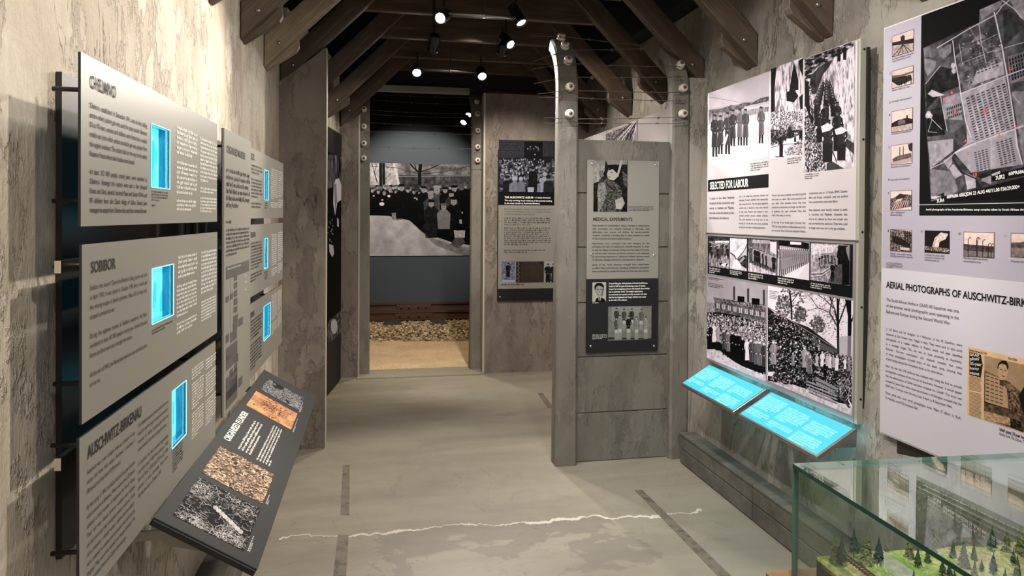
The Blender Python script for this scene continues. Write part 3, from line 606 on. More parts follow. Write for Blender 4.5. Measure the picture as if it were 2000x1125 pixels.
zt, yn, yf = railway()
def ballast():
    bm = bmesh.new(); bmesh.ops.create_icosphere(bm, subdivisions=1, radius=1); bv = np.array([tuple(v.co) for v in bm.verts]); bf = [tuple(v.index for v in f.verts) for f in bm.faces]; bm.free()
    R = np.random.RandomState(5); V_ = []; F_ = []; front = hit(820, 668, (0, 0, .0), (0, 0, 1)).y
    for k in range(8500):
        x = R.uniform(-1.1, 1.7); y = min(front+abs(R.rand())**.9*(yf+.35-front), MY-.06); z = min(1, (y-front)/.30)*(zt-.155)+R.uniform(-.01, .012)
        s = R.uniform(.011, .025); q = bv*(R.uniform(.75, 1.15, bv.shape))*np.array([s*R.uniform(.8, 1.4), s, s*R.uniform(.7, 1.1)])
        a = R.uniform(0, 6.3); b = R.uniform(-.5, .5); ca, sa, cb, sb = math.cos(a), math.sin(a), math.cos(b), math.sin(b)
        q = q @ np.array([[ca, sa, 0], [-sa, ca, 0], [0, 0, 1]]) @ np.array([[cb, 0, sb], [0, 1, 0], [-sb, 0, cb]])+np.array([x, y, z])
        n = len(V_); V_ += [tuple(p) for p in q]; F_ += [tuple(i+n for i in f) for f in bf]
    # bed under the stones
    n = len(V_); z1 = zt-.19
    V_ += [(-3.4, front-.02, 0), (4.4, front-.02, 0), (4.4, front+.28, z1), (-3.4, front+.28, z1), (4.4, min(yf+.4, MY-.05), z1), (-3.4, min(yf+.4, MY-.05), z1), (4.4, MY-.02, 0), (-3.4, MY-.02, 0)]
    F_ += [(n, n+1, n+2, n+3), (n+3, n+2, n+4, n+5), (n+5, n+4, n+6, n+7)]
    tag(mesh('ballast_gravel', V_, F_, 'ballast'), 'bank of pale yellow ballast stones under the rusty railway track', 'ballast', kind='stuff')
ballast()
# ------------------------------------------------------------------ exhibition boards
LF = Frame((-.55, 1.31, 0), (.018, 1, 0)); RF = Frame((1.97, 3.9, 0), (.008, -1, 0)); MF = Frame((1.1, FPY+.032, 0), (1, 0, 0)); AF = Frame((1.1, BR-.022, 0), (1, 0, 0)); UF = Frame((0, MY-.012, 0), (1, 0, 0))
def r3(fr, xl, yt, yb, xr):
    s0, t1 = fr.px(xl, yt); _, t0 = fr.px(xl, yb); s1, _ = fr.px(xr, (yt+yb)/2); return (s0, t0, s1, t1)
class Board:
    def __init__(s, fr, r, name, label, cat, group=None, mount=-.1):
        s.fr = fr; s.r = r; c = fr.p((r[0]+r[2])/2, r[1], -.01); s.t = empty(name, tuple(c), label, cat, group)
    def body(s, mat, k0=-.012, k1=0, r=None, name='panel', **kw): return fbox(name, s.fr, r or s.r, k0, k1, mat, s.t, **kw)
    def holed(s, mat, holes, k0=-.005, edge='board_edge_black'):
        """slab with rectangular windows cut through it"""
        s0, t0, s1, t1 = s.r; xs = sorted({s0, s1}|{h[0] for h in holes}|{h[2] for h in holes}); ys = sorted({t0, t1}|{h[1] for h in holes}|{h[3] for h in holes}); vs = []; fs = []; mi = []
        def cell(i, j):
            if not (0 <= i < len(xs)-1 and 0 <= j < len(ys)-1): return False
            cx, cy = (xs[i]+xs[i+1])/2, (ys[j]+ys[j+1])/2; return not any(h[0] < cx < h[2] and h[1] < cy < h[3] for h in holes)
        def q(a, b, c, d, m): n = len(vs); vs.extend([s.fr.p(*a), s.fr.p(*b), s.fr.p(*c), s.fr.p(*d)]); fs.append((n, n+1, n+2, n+3)); mi.append(m)
        for i in range(len(xs)-1):
            for j in range(len(ys)-1):
                if not cell(i, j): continue
                a, c, b, d = xs[i], xs[i+1], ys[j], ys[j+1]; q((a, b, 0), (c, b, 0), (c, d, 0), (a, d, 0), 0); q((a, b, k0), (a, d, k0), (c, d, k0), (c, b, k0), 1)
                if not cell(i-1, j): q((a, b, k0), (a, b, 0), (a, d, 0), (a, d, k0), 1)
                if not cell(i+1, j): q((c, b, 0), (c, b, k0), (c, d, k0), (c, d, 0), 1)
                if not cell(i, j-1): q((a, b, k0), (c, b, k0), (c, b, 0), (a, b, 0), 1)
                if not cell(i, j+1): q((a, d, 0), (c, d, 0), (c, d, k0), (a, d, k0), 1)
        return mesh('panel', vs, fs, mat, s.t, mats=[mat, edge], midx=mi)
    def lit_box(s, h, pic, dep=.030):
        """lit recess behind a window: four side walls and the glowing picture at the back"""
        a, b, c, d = h; F = s.fr; vs = [F.p(a, b, -.002), F.p(c, b, -.002), F.p(c, d, -.002), F.p(a, d, -.002), F.p(a, b, -dep), F.p(c, b, -dep), F.p(c, d, -dep), F.p(a, d, -dep)]
        o = mesh('light_box', vs, [(0, 4, 5, 1), (1, 5, 6, 2), (2, 6, 7, 3), (3, 7, 4, 0), (4, 7, 6, 5)], 'box_side', s.t)
        e = .0025; J = [F.p(a-e, b-e, .0015), F.p(c+e, b-e, .0015), F.p(c+e, d+e, .0015), F.p(a-e, d+e, .0015), F.p(a, b, .0015), F.p(c, b, .0015), F.p(c, d, .0015), F.p(a, d, .0015)]
        mesh('window_rim', J+[p-F.n*.012 for p in J[4:]], [(0, 1, 5, 4), (1, 2, 6, 5), (2, 3, 7, 6), (3, 0, 4, 7), (4, 5, 9, 8), (5, 6, 10, 9), (6, 7, 11, 10), (7, 4, 8, 11)], 'rim_blue', o)
        pic.fr = Frame(F.o-F.n*(dep-.002), F.d, F.u); pic.r = (a, b, c, d); pic.contrast(.7, .5, .1)
        pic.out('lit_photo', o, tint=(.42, .95, 1), lo=(.0, .35, .50), emit=1.05, label='cyan backlit historical photograph')
    def head(s, text, xl, ycap, ybase, xr, mat, bold=1, k=.0012, label=None):
        P = Print(s.fr, k); s0, b = s.fr.px(xl, ybase); _, c = s.fr.px(xl, ycap); s1, _ = s.fr.px(xr, (ycap+ybase)/2); P.line(text, s0, b, c-b, s1-s0, bold); return P.done('heading', mat, s.t, label)
    def text(s, lines, xl, yt, yb, xr, mat, bold=0, k=.0012, **kw):
        P = Print(s.fr, k); P.block(lines, r3(s.fr, xl, yt, yb, xr), bold, **kw); return P.done('text_block', mat, s.t)
    def greek(s, blocks, mat, k=.0012, bold=1.0, name='small_print'):
        P = Print(s.fr, k)
        for i, bl in enumerate(blocks):
            xl, yt, yb, xr, rows = bl[:5]; P.greek(r3(s.fr, xl, yt, yb, xr), rows, bl[5] if len(bl) > 5 else (), bold=bold)
        return P.done(name, mat, s.t)
    def screws(s, pts, r=.008, mat='bright_steel'):
        for x, y in pts:
            a, b = s.fr.px(x, y); lathe('screw', s.fr.p(a, b, -.001), s.fr.n, [(0, r), (.003, r), (.005, r*.7)], mat, s.t, 12)
simple('box_side', (.02, .16, .25), .12, .4, emit=(.01, .14, .24), es=.35); simple('rim_blue', (.35, .75, .85), .2, emit=(.25, .75, .9), es=.8)
def standoffs(B, k1=-.105):
    a, b, c, d = B.r
    for x in (a+.13, c-.05):
        for y in (b+.05, d-.05): rod('standoff', B.fr.p(x, y, -.004), B.fr.p(x, y, k1), .005, 'lamp_black', B.t, 8)
def add_gap_glow(B, px):
    a = B.fr.px(px-35, 400)[0]; c = B.fr.px(px+25, 400)[0]; fbox('gap_glow', B.fr, (a, B.r[1]+.004, c, B.r[1]+.010), -.04, -.034, 'glow_strip', B.t)  # added emitter that puts a cyan glow into the gap under the board
def litpic(fr, seed):
    P = Pic(fr, (0, 0, .15, .17), 150, seed=seed); P.grad(.9, .75); P.a += P.n(26, .5, 5, 1.6)
    for k in range(9):
        x = P.R.uniform(5, P.w-5); y = P.R.uniform(P.h*.6, P.h*.95); h = P.h*P.R.uniform(.3, .5); q = h*.12
        P.fill([(x-q, y), (x-q*1.1, y-h*.7), (x-q*.5, y-h), (x+q*.5, y-h), (x+q*1.1, y-h*.7), (x+q, y)], .25)
    return P
# ---- left wall: three wide boards
# every panel hangs on two bright rails in front of a dark housing
HF = Frame((XL(2.5)+.014, 2.5, 0), (.018, 1, 0)); hs, hz1 = HF.px(121, 140); hz0 = HF.px(113, 1100)[1]
st(fbox('trim_10', HF, (hs, hz0, 1.62, hz1), -.012, 0, 'housing_dark'), 'dark metal housing behind the grey boards')
for x, y, nm in ((130, 520, 'upper'), (134, 896, 'lower')):
    F = Frame(LF.o-LF.n*.055, LF.d); a, b = F.px(x, y); a = F.px(119, y)[0]; o = fbox('mounting_rail', F, (a, b-.012, 2.55, b+.012), -.012, .0, 'bright_steel'); tag(o, 'bright flat metal rail behind the grey boards, %s of two' % nm, 'mounting rail', 'mounting rails behind the grey boards')
g1 = 'grey boards on the left wall'
def wide(r, label, hole, seed):
    B = Board(LF, r, 'information_board', label, 'information board', g1); B.holed('board_grey', [hole]); B.lit_box(hole, litpic(LF, seed)); standoffs(B); return B
tl = LF.px(158, 101); br = LF.px(424, 433)
W = wide((tl[0], br[1], br[0], tl[1]), 'grey board headed CHELMNO with a blue lit window', r3(LF, 295.3, 241.8, 364.4, 331), 1)
add_gap_glow(W, 300)
W.head('CHELMNO', 175.5, 145, 170.5, 226.4, 'ink_dark')
W.text(["Chelmno, established in December 1941, was the first killing", "centre where poison gas was used for mass murder. Between", "50 to 70 men, women and children were forced into a sealed", "mobile van into which carbon-monoxide gas was pumped from", "the engine's exhaust. The victims died on the way to the nearby", "Rzuszow forest where their bodies were burned.", "", "At least 152 000 people, mostly Jews, were murdered at", "Chelmno. Amongst the victims were also a few thousand", "Roma and Sinti, several hundred Poles and Soviet POWs and", "90 children from the Czech village of Lidice. Several Jews", "managed to escape from Chelmno but only four survived the war."], 175, 195, 419, 286.5, 'ink_dark', gap=.88, bold=1)
W.greek([(344.4, 243.5, 380, 384.6, 14, (6,)), (344.4, 388, 413, 382, 3), (390.6, 266.6, 356, 423.5, 11), (390.6, 364, 416, 422, 8, (2,))], 'ink_white', bold=1.2)
W.greek([(295.5, 371, 393, 327, 4), (295.5, 398, 404, 308, 1)], 'ink_dark')
a = LF.px(160, 478); b = LF.px(424, 650); W2_ = LF.px(157, 831)
W = wide((a[0], (b[1]+W2_[1])/2, b[0], a[1]), 'grey board headed SOBIBOR with a blue lit window', r3(LF, 296.4, 526, 633, 338), 2)
add_gap_glow(W, 300)
W.head('SOBIBOR', 176.6, 510, 533, 224.6, 'ink_dark')
W.text(["Sobibor, the second 'Operation Reinhard' killing centre was built", "in April 1942. It was closed in October 1943 after a revolt and", "the ensuing escape of Jewish prisoners. About 50 of those who", "escaped survived the war.", "", "During the eighteen months of Sobibor's operation, the Nazis", "murdered at least 167 000 people, mostly Jews. Several thousand", "Roma and Sinti were also amongst the victims.", "", "At the end of 1943, the Nazis destroyed the camp and built a farm", "on its site."], 175, 553, 761, 286.5, 'ink_dark', gap=1.0)
W.greek([(347, 499, 546, 385, 5), (344.4, 557, 655, 384, 12, (8,)), (392.4, 490, 576, 422, 11), (392.4, 588, 630, 421, 7)], 'ink_white', bold=1.2)
W.greek([(296.4, 643, 655, 336, 2)], 'ink_dark')
a = LF.px(155, 857); b = LF.px(421, 664); c = LF.px(155, 1189)
W = wide((a[0], c[1], b[0], a[1]), 'grey board headed AUSCHWITZ-BIRKENAU with a blue lit window, lowest of three', r3(LF, 336, 765.7, 876, 363), 3)
W.head('AUSCHWITZ-BIRKENAU', 170, 871, 897, 275.5, 'ink_dark')
W.text(["Auschwitz was a vast complex made up of dozens of sub-", "camps and three main camps: Auschwitz I, Auschwitz II", "(Birkenau) and Auschwitz III (Monowitz).", "", "By the spring of 1943, the Nazis had built four gas chambers", "with crematoria in Birkenau. When trains arrived, SS doctors", "selected a small number of deportees for forced labour.", "Their hair was shaved, prisoner numbers were tattooed", "on their arms and they were given prisoner uniforms. All the", "other prisoners - mostly women, children and the elderly -", "were ordered to undress and surrender their personal be-", "longings. They were then herded into the gas chambers. The", "Nazis murdered them with Zyklon B poison gas."], 169, 914, 1150, 263, 'ink_dark', gap=.65)
W.text(["The Sonderkommando, Jewish prisoners who were", "forced to work in the gas chambers and crematoria,", "removed the bodies, extracted gold teeth and", "shaved women's hair before burning the corpses.", "", "In Auschwitz the Nazis murdered approximately", "one million Jews, 70 000 Polish prisoners, 21 000", "Sinti and Roma, 15 000 Soviet POWs and 10 000", "prisoners of other nationalities. Soviet forces", "liberated the camp on 27 January 1945."], 269.3, 824, 977, 327.5, 'ink_dark', gap=.8)
W.greek([(374, 720, 860, 396.5, 24, (4, 14)), (401, 702, 833, 421, 23, (4, 13))], 'ink_white', bold=1.2)
W.greek([(336.7, 878, 925, 357, 8)], 'ink_dark')
# ---- left wall: second group
FO = Frame(LF.o+LF.n*.012, LF.d); a = FO.px(438, 250); b = FO.px(489.5, 420); c = FO.px(433.5, 820)
W = Board(FO, (a[0], c[1], b[0], a[1]), 'information_board', 'tall narrow grey board headed ORGANISED MURDER with a chart of dark boxes', 'information board', g1); W.body('board_grey', -.006); W.body('board_edge_black', -.009, -.006, name='backing'); standoffs(W, -.1)
W.head('ORGANISED MURDER', 442.4, 282.5, 297.5, 478.7, 'ink_dark')
W.greek([(442, 325, 408, 487, 6), (441.6, 429, 438, 459, 1), (441.5, 446, 503, 486.5, 7)], 'ink_dark', bold=1.1)
P = Print(FO, .001)
def px_quad(P, x0, y0, x1, y1):
    a, b = FO.px(x0, y0); c, d = FO.px(x1, y1); P.quad(a, min(b, d), c, max(b, d))
for q in ((441.4, 521.5, 486, 520), (456.7, 537, 462.7, 546), (456.7, 553, 462.7, 561), (440.6, 580, 447, 588), (449.2, 574, 455, 582), (456.7, 568.5, 462.7, 577), (456.5, 584, 463, 593), (456.3, 600, 459, 609), (460, 599, 463, 608), (455.6, 618, 464, 625), (466, 623, 474, 632), (455, 630, 463.8, 639), (441.5, 681, 463, 677), (441.5, 697, 463, 694), (459, 694, 465, 704), (457, 713, 463, 722), (448.5, 724, 454.5, 733), (441.5, 739, 463, 736), (441.3, 753, 463, 751), (466, 740, 473, 749), (441.3, 768, 463, 768), (441, 655, 447, 666), (450, 650, 462, 660)):
    x0, y0, x1, y1 = q; y1 = max(y1, y0+7) if abs(y1-y0) < 7 else y1; px_quad(P, x0, y0, x1, y1)
for x in (450, 459.5, 463): a, b = FO.px(x, 545); c, d = FO.px(x, 745); P.quad(a-.0008, d, a+.0008, b)
P.done('chart', 'ink_grey', W.t, 'dark grey boxes of an organisation chart'); W.greek([(443, 524, 529, 483, 1), (477, 535, 543, 484, 1), (477, 549, 555, 484, 1), (477, 564, 570, 484, 1)], 'ink_pale', k=.0016)
for nm, top, bot, hole, hd, wh, bd, k in (('BELZEC', (489, 288), (553, 425.5), (516.8, 332, 390, 524), (489.0, 298, 310, 497), [(528.5, 327, 406, 542.5, 19, (15,)), (543.6, 333, 406, 552, 17, (12,))], [(491, 319, 407, 511.5, 13, (3, 10)), (517, 394, 408, 522, 3)], 4),
                              ('TREBLINKA', (489, 439), (552, 544), (516, 467, 525, 522.6), (487.5, 453, 464, 499), [(530, 457, 541, 540.3, 20, (15,)), (542.3, 453, 535, 551.5, 20, (14,))], [(489, 473, 553, 511, 13, (9,)), (516.5, 530, 547, 523, 4)], 5),
                              ('MAJDANEK', (488, 595), (550.5, 668), (515, 600, 666, 527.5), (486.5, 612, 623, 496.5), [(529.6, 577, 655, 540, 20, (13,)), (541.6, 568, 640, 549, 20, (11,))], [(488, 627, 727, 511, 15, (6,))], 6)):
    a = LF.px(485, top[1]); at = LF.px(*top)[1]; b = LF.px(*bot); bb = b[1] if nm != 'MAJDANEK' else LF.px(488, 742)[1]
    W = Board(LF, (a[0], bb, b[0], at), 'information_board', 'small grey board headed %s with a narrow blue lit window' % nm, 'information board', g1); h = r3(LF, hole[0], hole[1], hole[2], hole[3])
    W.holed('board_grey', [h]); W.lit_box(h, litpic(LF, k)); standoffs(W); W.head(nm, *hd, 'ink_dark'); W.greek(wh, 'ink_white', bold=1.2); W.greek(bd, 'ink_dark')
# ---- the tilted charcoal plate on the left
NL = hit(300, 1010, (-.535, 0, 0), (1, 0, 0)); NR = at_y(503, 1112, NL.y); FL = hit(513, 722, (-.535, 0, 0), (1, 0, 0)); PF = Frame(NR, (0.004, 1, 0), NL-NR)
PL = (FL-NL).length; PW = (NL-NR).length
W = Board(PF, (0, 0, PL, PW), 'tilted_information_plate', 'charcoal tilted plate headed ORGANISED PLUNDER with four photographs, on brackets', 'information plate'); bevel(W.body('plate_charcoal', -.005, 0), .001); bevel(W.body('board_edge_black', -.022, -.005, name='backing_board'), .002)
for s_ in (.07, PL-.07, PL/2):
    q = [PF.p(s_, .02, -.022), PF.p(s_, PW-.01, -.022), PF.p(s_, PW-.01, -.022)+V((0, 0, -.07)), PF.p(s_, PW-.03, -.022)+V((0, 0, -.07))]
    br_ = prism('bracket', q, (0, .006, 0), 'grey_steel', W.t); WX = XL(PF.p(s_, PW).y)+.003; zb = PF.p(s_, PW, -.022).z; box('wall_arm', (WX, PF.p(s_, PW).y+.001, zb-.07), (PF.p(s_, PW).x, PF.p(s_, PW).y+.005, zb-.045), 'grey_steel', br_)
def prect(a, b): return PF.rect(a, b)
P = Print(PF, .001); a = PF.px(437, 862); b = PF.px(483.2, 807.2); c = PF.px(471, 801.6); a0 = PF.px(448, 862); P.line('ORGANISED PLUNDER', a0[0]-.003, (a0[1]+b[1])/2, c[1]-b[1], b[0]-a0[0]+.004, 1); P.done('heading', 'ink_white', W.t)
P = Print(PF, .001); P.greek(prect((461, 874), (519, 833)), 4, bold=1.5, cap=.42); P.greek(prect((498, 896), (556, 842)), 5, bold=1.5, cap=.42, last=.95)
for a, b in (((517, 983), (529, 968)), ((482, 1076), (499, 1050)), ((581, 803), (592, 787)), ((569, 842), (582, 818))): P.greek(PF.rect(a, b), 2, bold=1.2)
P.done('small_print', 'ink_white', W.t)
def hair(r, seed, big):
    P = Pic(PF, r, 420, seed=seed, bg=.02); R = P.R; m = vnoise(P.h, P.w, P.h*.45, 3, seed, .7)
    for k in range(3600 if big else 2600):
        x, y = R.uniform(0, P.w), R.uniform(0, P.h); dens = m[int(min(y, P.h-1)), int(min(x, P.w-1))]
        u_, v_ = x/P.w, y/P.h; wht = max(.75-2.6*math.hypot(u_-.06, v_-.25), .8-2.4*math.hypot(u_-.10, v_-.75), .62-2.2*math.hypot(u_-.75, v_-.1), .5-2*math.hypot(u_-.8, v_-.85), .12)
        if big and R.random() > wht*1.6*(dens*2): continue
        if not big and dens < .36: continue
        a = R.uniform(0, 6.3) if big else R.gauss(.5, .5); L = R.uniform(8, 34); v = R.uniform(.6, 1.0); cv = R.uniform(-.25, .25); pts = [(x, y)]
        for _ in range(5): a += cv; x += math.cos(a)*L/5; y += math.sin(a)*L/5; pts.append((x, y))
        for (x0, y0), (x1, y1) in zip(pts[:-1], pts[1:]):
            l = math.hypot(x1-x0, y1-y0) or 1; nx, ny = -(y1-y0)/l*.9, (x1-x0)/l*.9; P.fill([(x0+nx, y0+ny), (x1+nx, y1+ny), (x1-nx, y1-ny), (x0-nx, y0-ny)], v, .9)
    if big:   # plaited braid lying across
        for k in range(9):
            x = P.w*(.50+.0*k); x, y = P.w*(.42-.045*k*.6+.12), P.h*(.42+.055*k); P.fill([(x-20, y-4), (x-8, y-12), (x+8, y-12), (x+18, y-2), (x+12, y+9), (x-6, y+13), (x-18, y+7)], .82+.1*(k % 2), .9); [P.fill([(x-18+q*7, y+7-q), (x-17+q*7, y+8-q), (x-5+q*6, y-11), (x-7+q*6, y-11)], .3, .7) for q in range(4)]
    e = np.minimum(np.arange(P.h)[:, None]/9, 1)*np.minimum(np.arange(P.w)[None, :]/5+.5, 1); return P
P = hair(PF.rect((337, 1006), (508.8, 994.4)), 11, True); P.out('hair_print', W.t, tint=(.95, .93, .93), lo=(.05, .05, .053), label='black and white photograph of a heap of cut hair')
P = hair(PF.rect((506.4, 760), (591.2, 776.8)), 12, False); P.out('hair_print', W.t, tint=(.9, .88, .9), lo=(.05, .05, .053), label='black and white photograph of tangled hair')
P = Pic(PF, PF.rect((392.5, 922.9), (534.4, 926.1)), 420, seed=13, bg=.12)
for k in range(1500):   # heap of shoes
    x, y = P.R.uniform(0, P.w), P.R.uniform(0, P.h); a = P.R.gauss(1.0, .7); L = P.R.uniform(9, 24); b_ = L*P.R.uniform(.22, .38); v = P.R.uniform(.15, .95); c, s_ = math.cos(a), math.sin(a)
    pt = lambda u, w_: (x+u*c-w_*s_, y+u*s_+w_*c); P.fill([pt(-L, -b_*.7), pt(-L*.2, -b_*.55), pt(L*.6, -b_), pt(L, 0), pt(L*.6, b_), pt(-L*.2, b_*.55), pt(-L, b_*.7)], v); P.fill([pt(-L*.7, -b_*.35), pt(0, -b_*.3), pt(0, b_*.3), pt(-L*.7, b_*.35)], v*.25)
P.out('shoes_print', W.t, tint=(.95, .82, .70), lo=(.08, .05, .04), label='brown photograph of a heap of shoes')
P = Pic(PF, PF.rect((479.2, 790.4), (579.2, 807.2)), 380, seed=14, bg=.8); P.a += P.n(60, .25, 3)
for k in range(260):   # heap of brushes
    x = P.R.gauss(P.w*.5, P.w*.23); y = P.R.gauss(P.h*.5, P.h*.2); a = P.R.gauss(.9, .6); L = P.R.uniform(6, 22); t_ = P.R.uniform(1.2, 3.2); v = P.R.choice((.03, .05, .1, .12, .6, .8)); c, s_ = math.cos(a), math.sin(a)
    P.fill([(x-L*c+t_*s_, y-L*s_-t_*c), (x+L*c+t_*s_, y+L*s_-t_*c), (x+L*c-t_*s_, y+L*s_+t_*c), (x-L*c-t_*s_, y-L*s_+t_*c)], v)
P.out('brushes_print', W.t, tint=(.98, .70, .50), lo=(.05, .02, .01), label='orange photograph of a heap of brushes')
# ---- right wall: SELECTED FOR LABOUR
a = RF.px(1383, 184); b = RF.px(1667, 824); B4 = (a[0], b[1], b[0], a[1])
W = Board(RF, B4, 'exhibition_board', 'large white board headed SELECTED FOR LABOUR, with ten photographs', 'exhibition board', 'boards on the right wall')
SEL = W; fr = (B4[0]-.008, B4[1]-.006, B4[2]+.016, B4[3]+.006); W.body('board_frame', -.03, -.003, fr, 'frame'); W.body('housing_dark', -.045, -.032, (B4[0]+.05, B4[1]+.06, B4[2]+.022, B4[3]-.03), 'backing')
mid = RF.px(1383, 455)[1]; W.body('board_white', -.003, 0, (B4[0], mid+.002, B4[2], B4[3]), 'upper_panel'); W.body('board_lower', -.003, 0, (B4[0], B4[1], B4[2], mid-.004), 'lower_panel')
W.body('grey_steel', -.003, .003, (B4[0]-.008, mid-.004, B4[2]+.016, mid+.002), 'divider_bar')
for y in (98, 273, 453, 600, 780):
    z = RF.px(1672, y)[1]; q = RF.p(fr[2], z, -.02); lathe('screw', q, RF.d, [(0, .005), (.002, .005)], 'black_steel', W.t, 8)
hb = r3(RF, 1383, 352, 374.5, 1501); W.body('ink_black', 0, .0006, hb, 'title_bar'); W.head('SELECTED FOR LABOUR', 1386.8, 355.5, 370, 1461.5, 'ink_white')
W.text(["A system of slave labour functioned", "throughout the Nazi concentration camp", "universe. In Auschwitz and Majdanek,", "those who survived the selection process", "were deployed as slave labourers."], 1386, 383, 430, 1434, 'ink_black')
W.text(["Life in the camps was precarious, inhuman and", "degrading. Prisoners' identities were systematically", "taken away from them. They were given registration", "numbers and, in Auschwitz, these were tattooed", "on their arms. Prisoners were assigned to over-", "crowded primitive barracks without sanitation.", "They were awakened in the early hours of the", "morning for roll call when they stood, sometimes", "for hours on end, even in freezing temperatures."], 1444, 380, 447, 1500.5, 'ink_black')
W.text(["Prisoner lives were completely controlled by guards", "who could, on a whim, inflict cruel punishment and", "even death. Given starvation rations, they were", "weakened by dehydration and hunger and fell victim", "to epidemics that raged unchecked. Many died", "within a few weeks or months.", "", "As the tide of war turned against Germany after", "1942, the camps became an indispensable part of the", "war economy. Some of the most respected German"], 1508, 378, 453.5, 1574, 'ink_black', gap=.8)
W.text(["corporations such as I G Farben, BMW, Daimler-", "Benz and Krupp, voluntarily used and profited", "from concentration camp slave labour.", "", "Slave labourers were literally worked to death.", "In Auschwitz and Majdanek, thousands died,", "only to be replaced by those new arrivals who", "had survived the first selections. Those who could", "no longer work were sent to the gas chambers."], 1580.5, 373, 449, 1656, 'ink_black', gap=.8)
W.greek([(1466, 318.5, 335, 1501, 4), (1538, 309, 321.5, 1566, 3), (1572, 339.5, 351, 1600, 3)], 'ink_dark', k=.001)
C3 = (1380, 75, 4.09)
def outp(P, W, nm, label, **k): P.contrast(1.15, .42, .02); return P.out(nm, W.t, tint=(.89, .84, .88), lo=(.012, .011, .014), label=label, **k)
# women in long coats on an open ground
P = Pic(RF, r3(RF, 1384.5, 182, 326, 1501.5), 520, C3, .72, 21); P.grad(.78, .60); P.a += P.n(90, .06)
P.poly([(15, 560), (130, 545), (180, 540), (300, 515), (500, 465), (500, 1000), (15, 1040)], .68)
P.poly([(15, 572), (120, 560), (200, 532), (240, 535), (300, 512), (370, 512), (430, 478), (500, 462), (500, 520), (300, 560), (15, 620)], .36, 1, P.n(10, .25, 3))
P.poly([(300, 545), (500, 500), (500, 560), (300, 600)], .80, .8); P.poly([(15, 600), (300, 575), (500, 545), (500, 580), (300, 625), (15, 680)], .5, .8, P.n(8, .3, 3, 5))
for k in range(26): P.line([(20+k*19, 640-k*3.2), (20+k*19, 690-k*3.6)], 3, .75)
P.poly([(15, 690), (500, 585), (500, 1000), (15, 1060)], .80, 1, P.n(40, .10, 4)); P.line([(20, 468), (210, 500), (350, 530)], 2.5, .35)
for x, y, h, c in ((68, 945, 345, .16), (112, 925, 320, .20), (170, 925, 345, .20), (212, 862, 300, .16), (268, 855, 300, .36), (312, 855, 300, .25), (437, 838, 300, .34)): P.person(x, y, h, c, .5, .15, .08, .21)
P.poly([(128, 840), (165, 760), (175, 770), (150, 850)], .85); outp(P, W, 'women_print', 'greyscale photograph of women in long coats')
# quarry face with small figures
P = Pic(RF, r3(RF, 1505.8, 135, 312, 1568), 520, C3, .8, 22); P.a += P.n(14, .75, 4, 3.0)
for q in ([(515, 240), (560, 225), (545, 400), (548, 590), (515, 600)], [(700, 190), (735, 330), (735, 410), (660, 430), (680, 300)], [(735, 180), (772, 155), (772, 300), (750, 260)], [(640, 430), (700, 405), (735, 460), (700, 510), (640, 500)], [(740, 470), (772, 440), (772, 560), (750, 570)]): P.poly(q, .05, 1, P.n(9, .15))
P.poly([(515, 590), (600, 570), (772, 590), (772, 730), (515, 740)], .62, 1, P.n(6, .95, 3, seed=5)); P.poly([(515, 730), (772, 730), (772, 760), (515, 860)], .22, 1, P.n(7, .8, 3))
P.poly([(515, 870), (640, 800), (772, 790), (772, 940), (515, 965)], .92); P.poly([(620, 900), (680, 850), (772, 800), (772, 930), (640, 935)], .6, 1, P.n(5, 1.0, 3)); P.line([(515, 870), (640, 845), (772, 840)], 5, .15)
for k in range(26): P.person(P.R.uniform(518, 765), P.R.uniform(760, 830), P.R.uniform(55, 95), P.R.uniform(.02, .5), .8, .1, .1, .3, False)
P.person(598, 945, 190, .06, .5, .05, .05, .22, False); P.poly([(570, 850), (590, 800), (612, 850)], .04); P.line([(550, 945), (620, 945)], 7, .05); P.person(665, 800, 110, .08, .4, .1, .05, .25, False); P.poly([(742, 740), (772, 730), (772, 805), (742, 790)], .03)
outp(P, W, 'quarry_print', 'greyscale photograph of a quarry face with tiny figures')
# men carrying stone through a cutting
P = Pic(RF, r3(RF, 1572, 115, 337, 1669), 620, C3, .75, 23); P.a += P.n(12, .6, 4, 3.0)
P.poly([(785, 160), (1180, 20), (1180, 60), (1000, 170), (880, 230), (830, 320), (785, 330)], .28, 1, P.n(26, 1.0, 4, .35)); P.poly([(830, 300), (900, 230), (960, 190), (1010, 170), (980, 230), (930, 290), (880, 440), (830, 470)], .22, 1, P.n(30, .2))
P.poly([(785, 330), (830, 350), (870, 640), (960, 1060), (785, 1075)], .42, 1, P.n(7, 1.0, 3)); P.poly([(785, 330), (815, 350), (830, 600), (860, 640), (845, 700), (785, 520)], .05)
P.poly([(830, 450), (1000, 420), (1030, 480), (1180, 1060), (960, 1060), (880, 680)], .80, 1, P.n(30, .25)); P.poly([(1010, 170), (1180, 60), (1180, 800), (1080, 700), (1030, 430)], .85, 1, P.n(9, .7, 4, 3.5, 9))
for q in ([(1120, 800), (1180, 840), (1180, 930), (1100, 850)], [(960, 1000), (1000, 980), (1100, 1040), (960, 1055)]): P.poly(q, .10, .8)
for k in range(22): t_ = k/22; P.person(960+60*math.sin(k*2.1)*(.4+t_)-10*t_, 400+t_*260, 80+t_*110, P.R.uniform(.05, .25), .45, .2, .08, .30, False)
for x, y, h in ((885, 700, 200), (905, 830, 230), (945, 780, 260), (1045, 760, 260), (1048, 900, 330)): P.person(x, y, h, .12, .3, .1, .08, .28, False)
for x, y, h in ((970, 990, 350), (1080, 975, 300)): P.person(x, y, h, .16, .2, .12, .10, .32, False); P.poly([(x-55, y-h*.82), (x, y-h*.9), (x+45, y-h*.8), (x+10, y-h*.72), (x-45, y-h*.68)], .92)
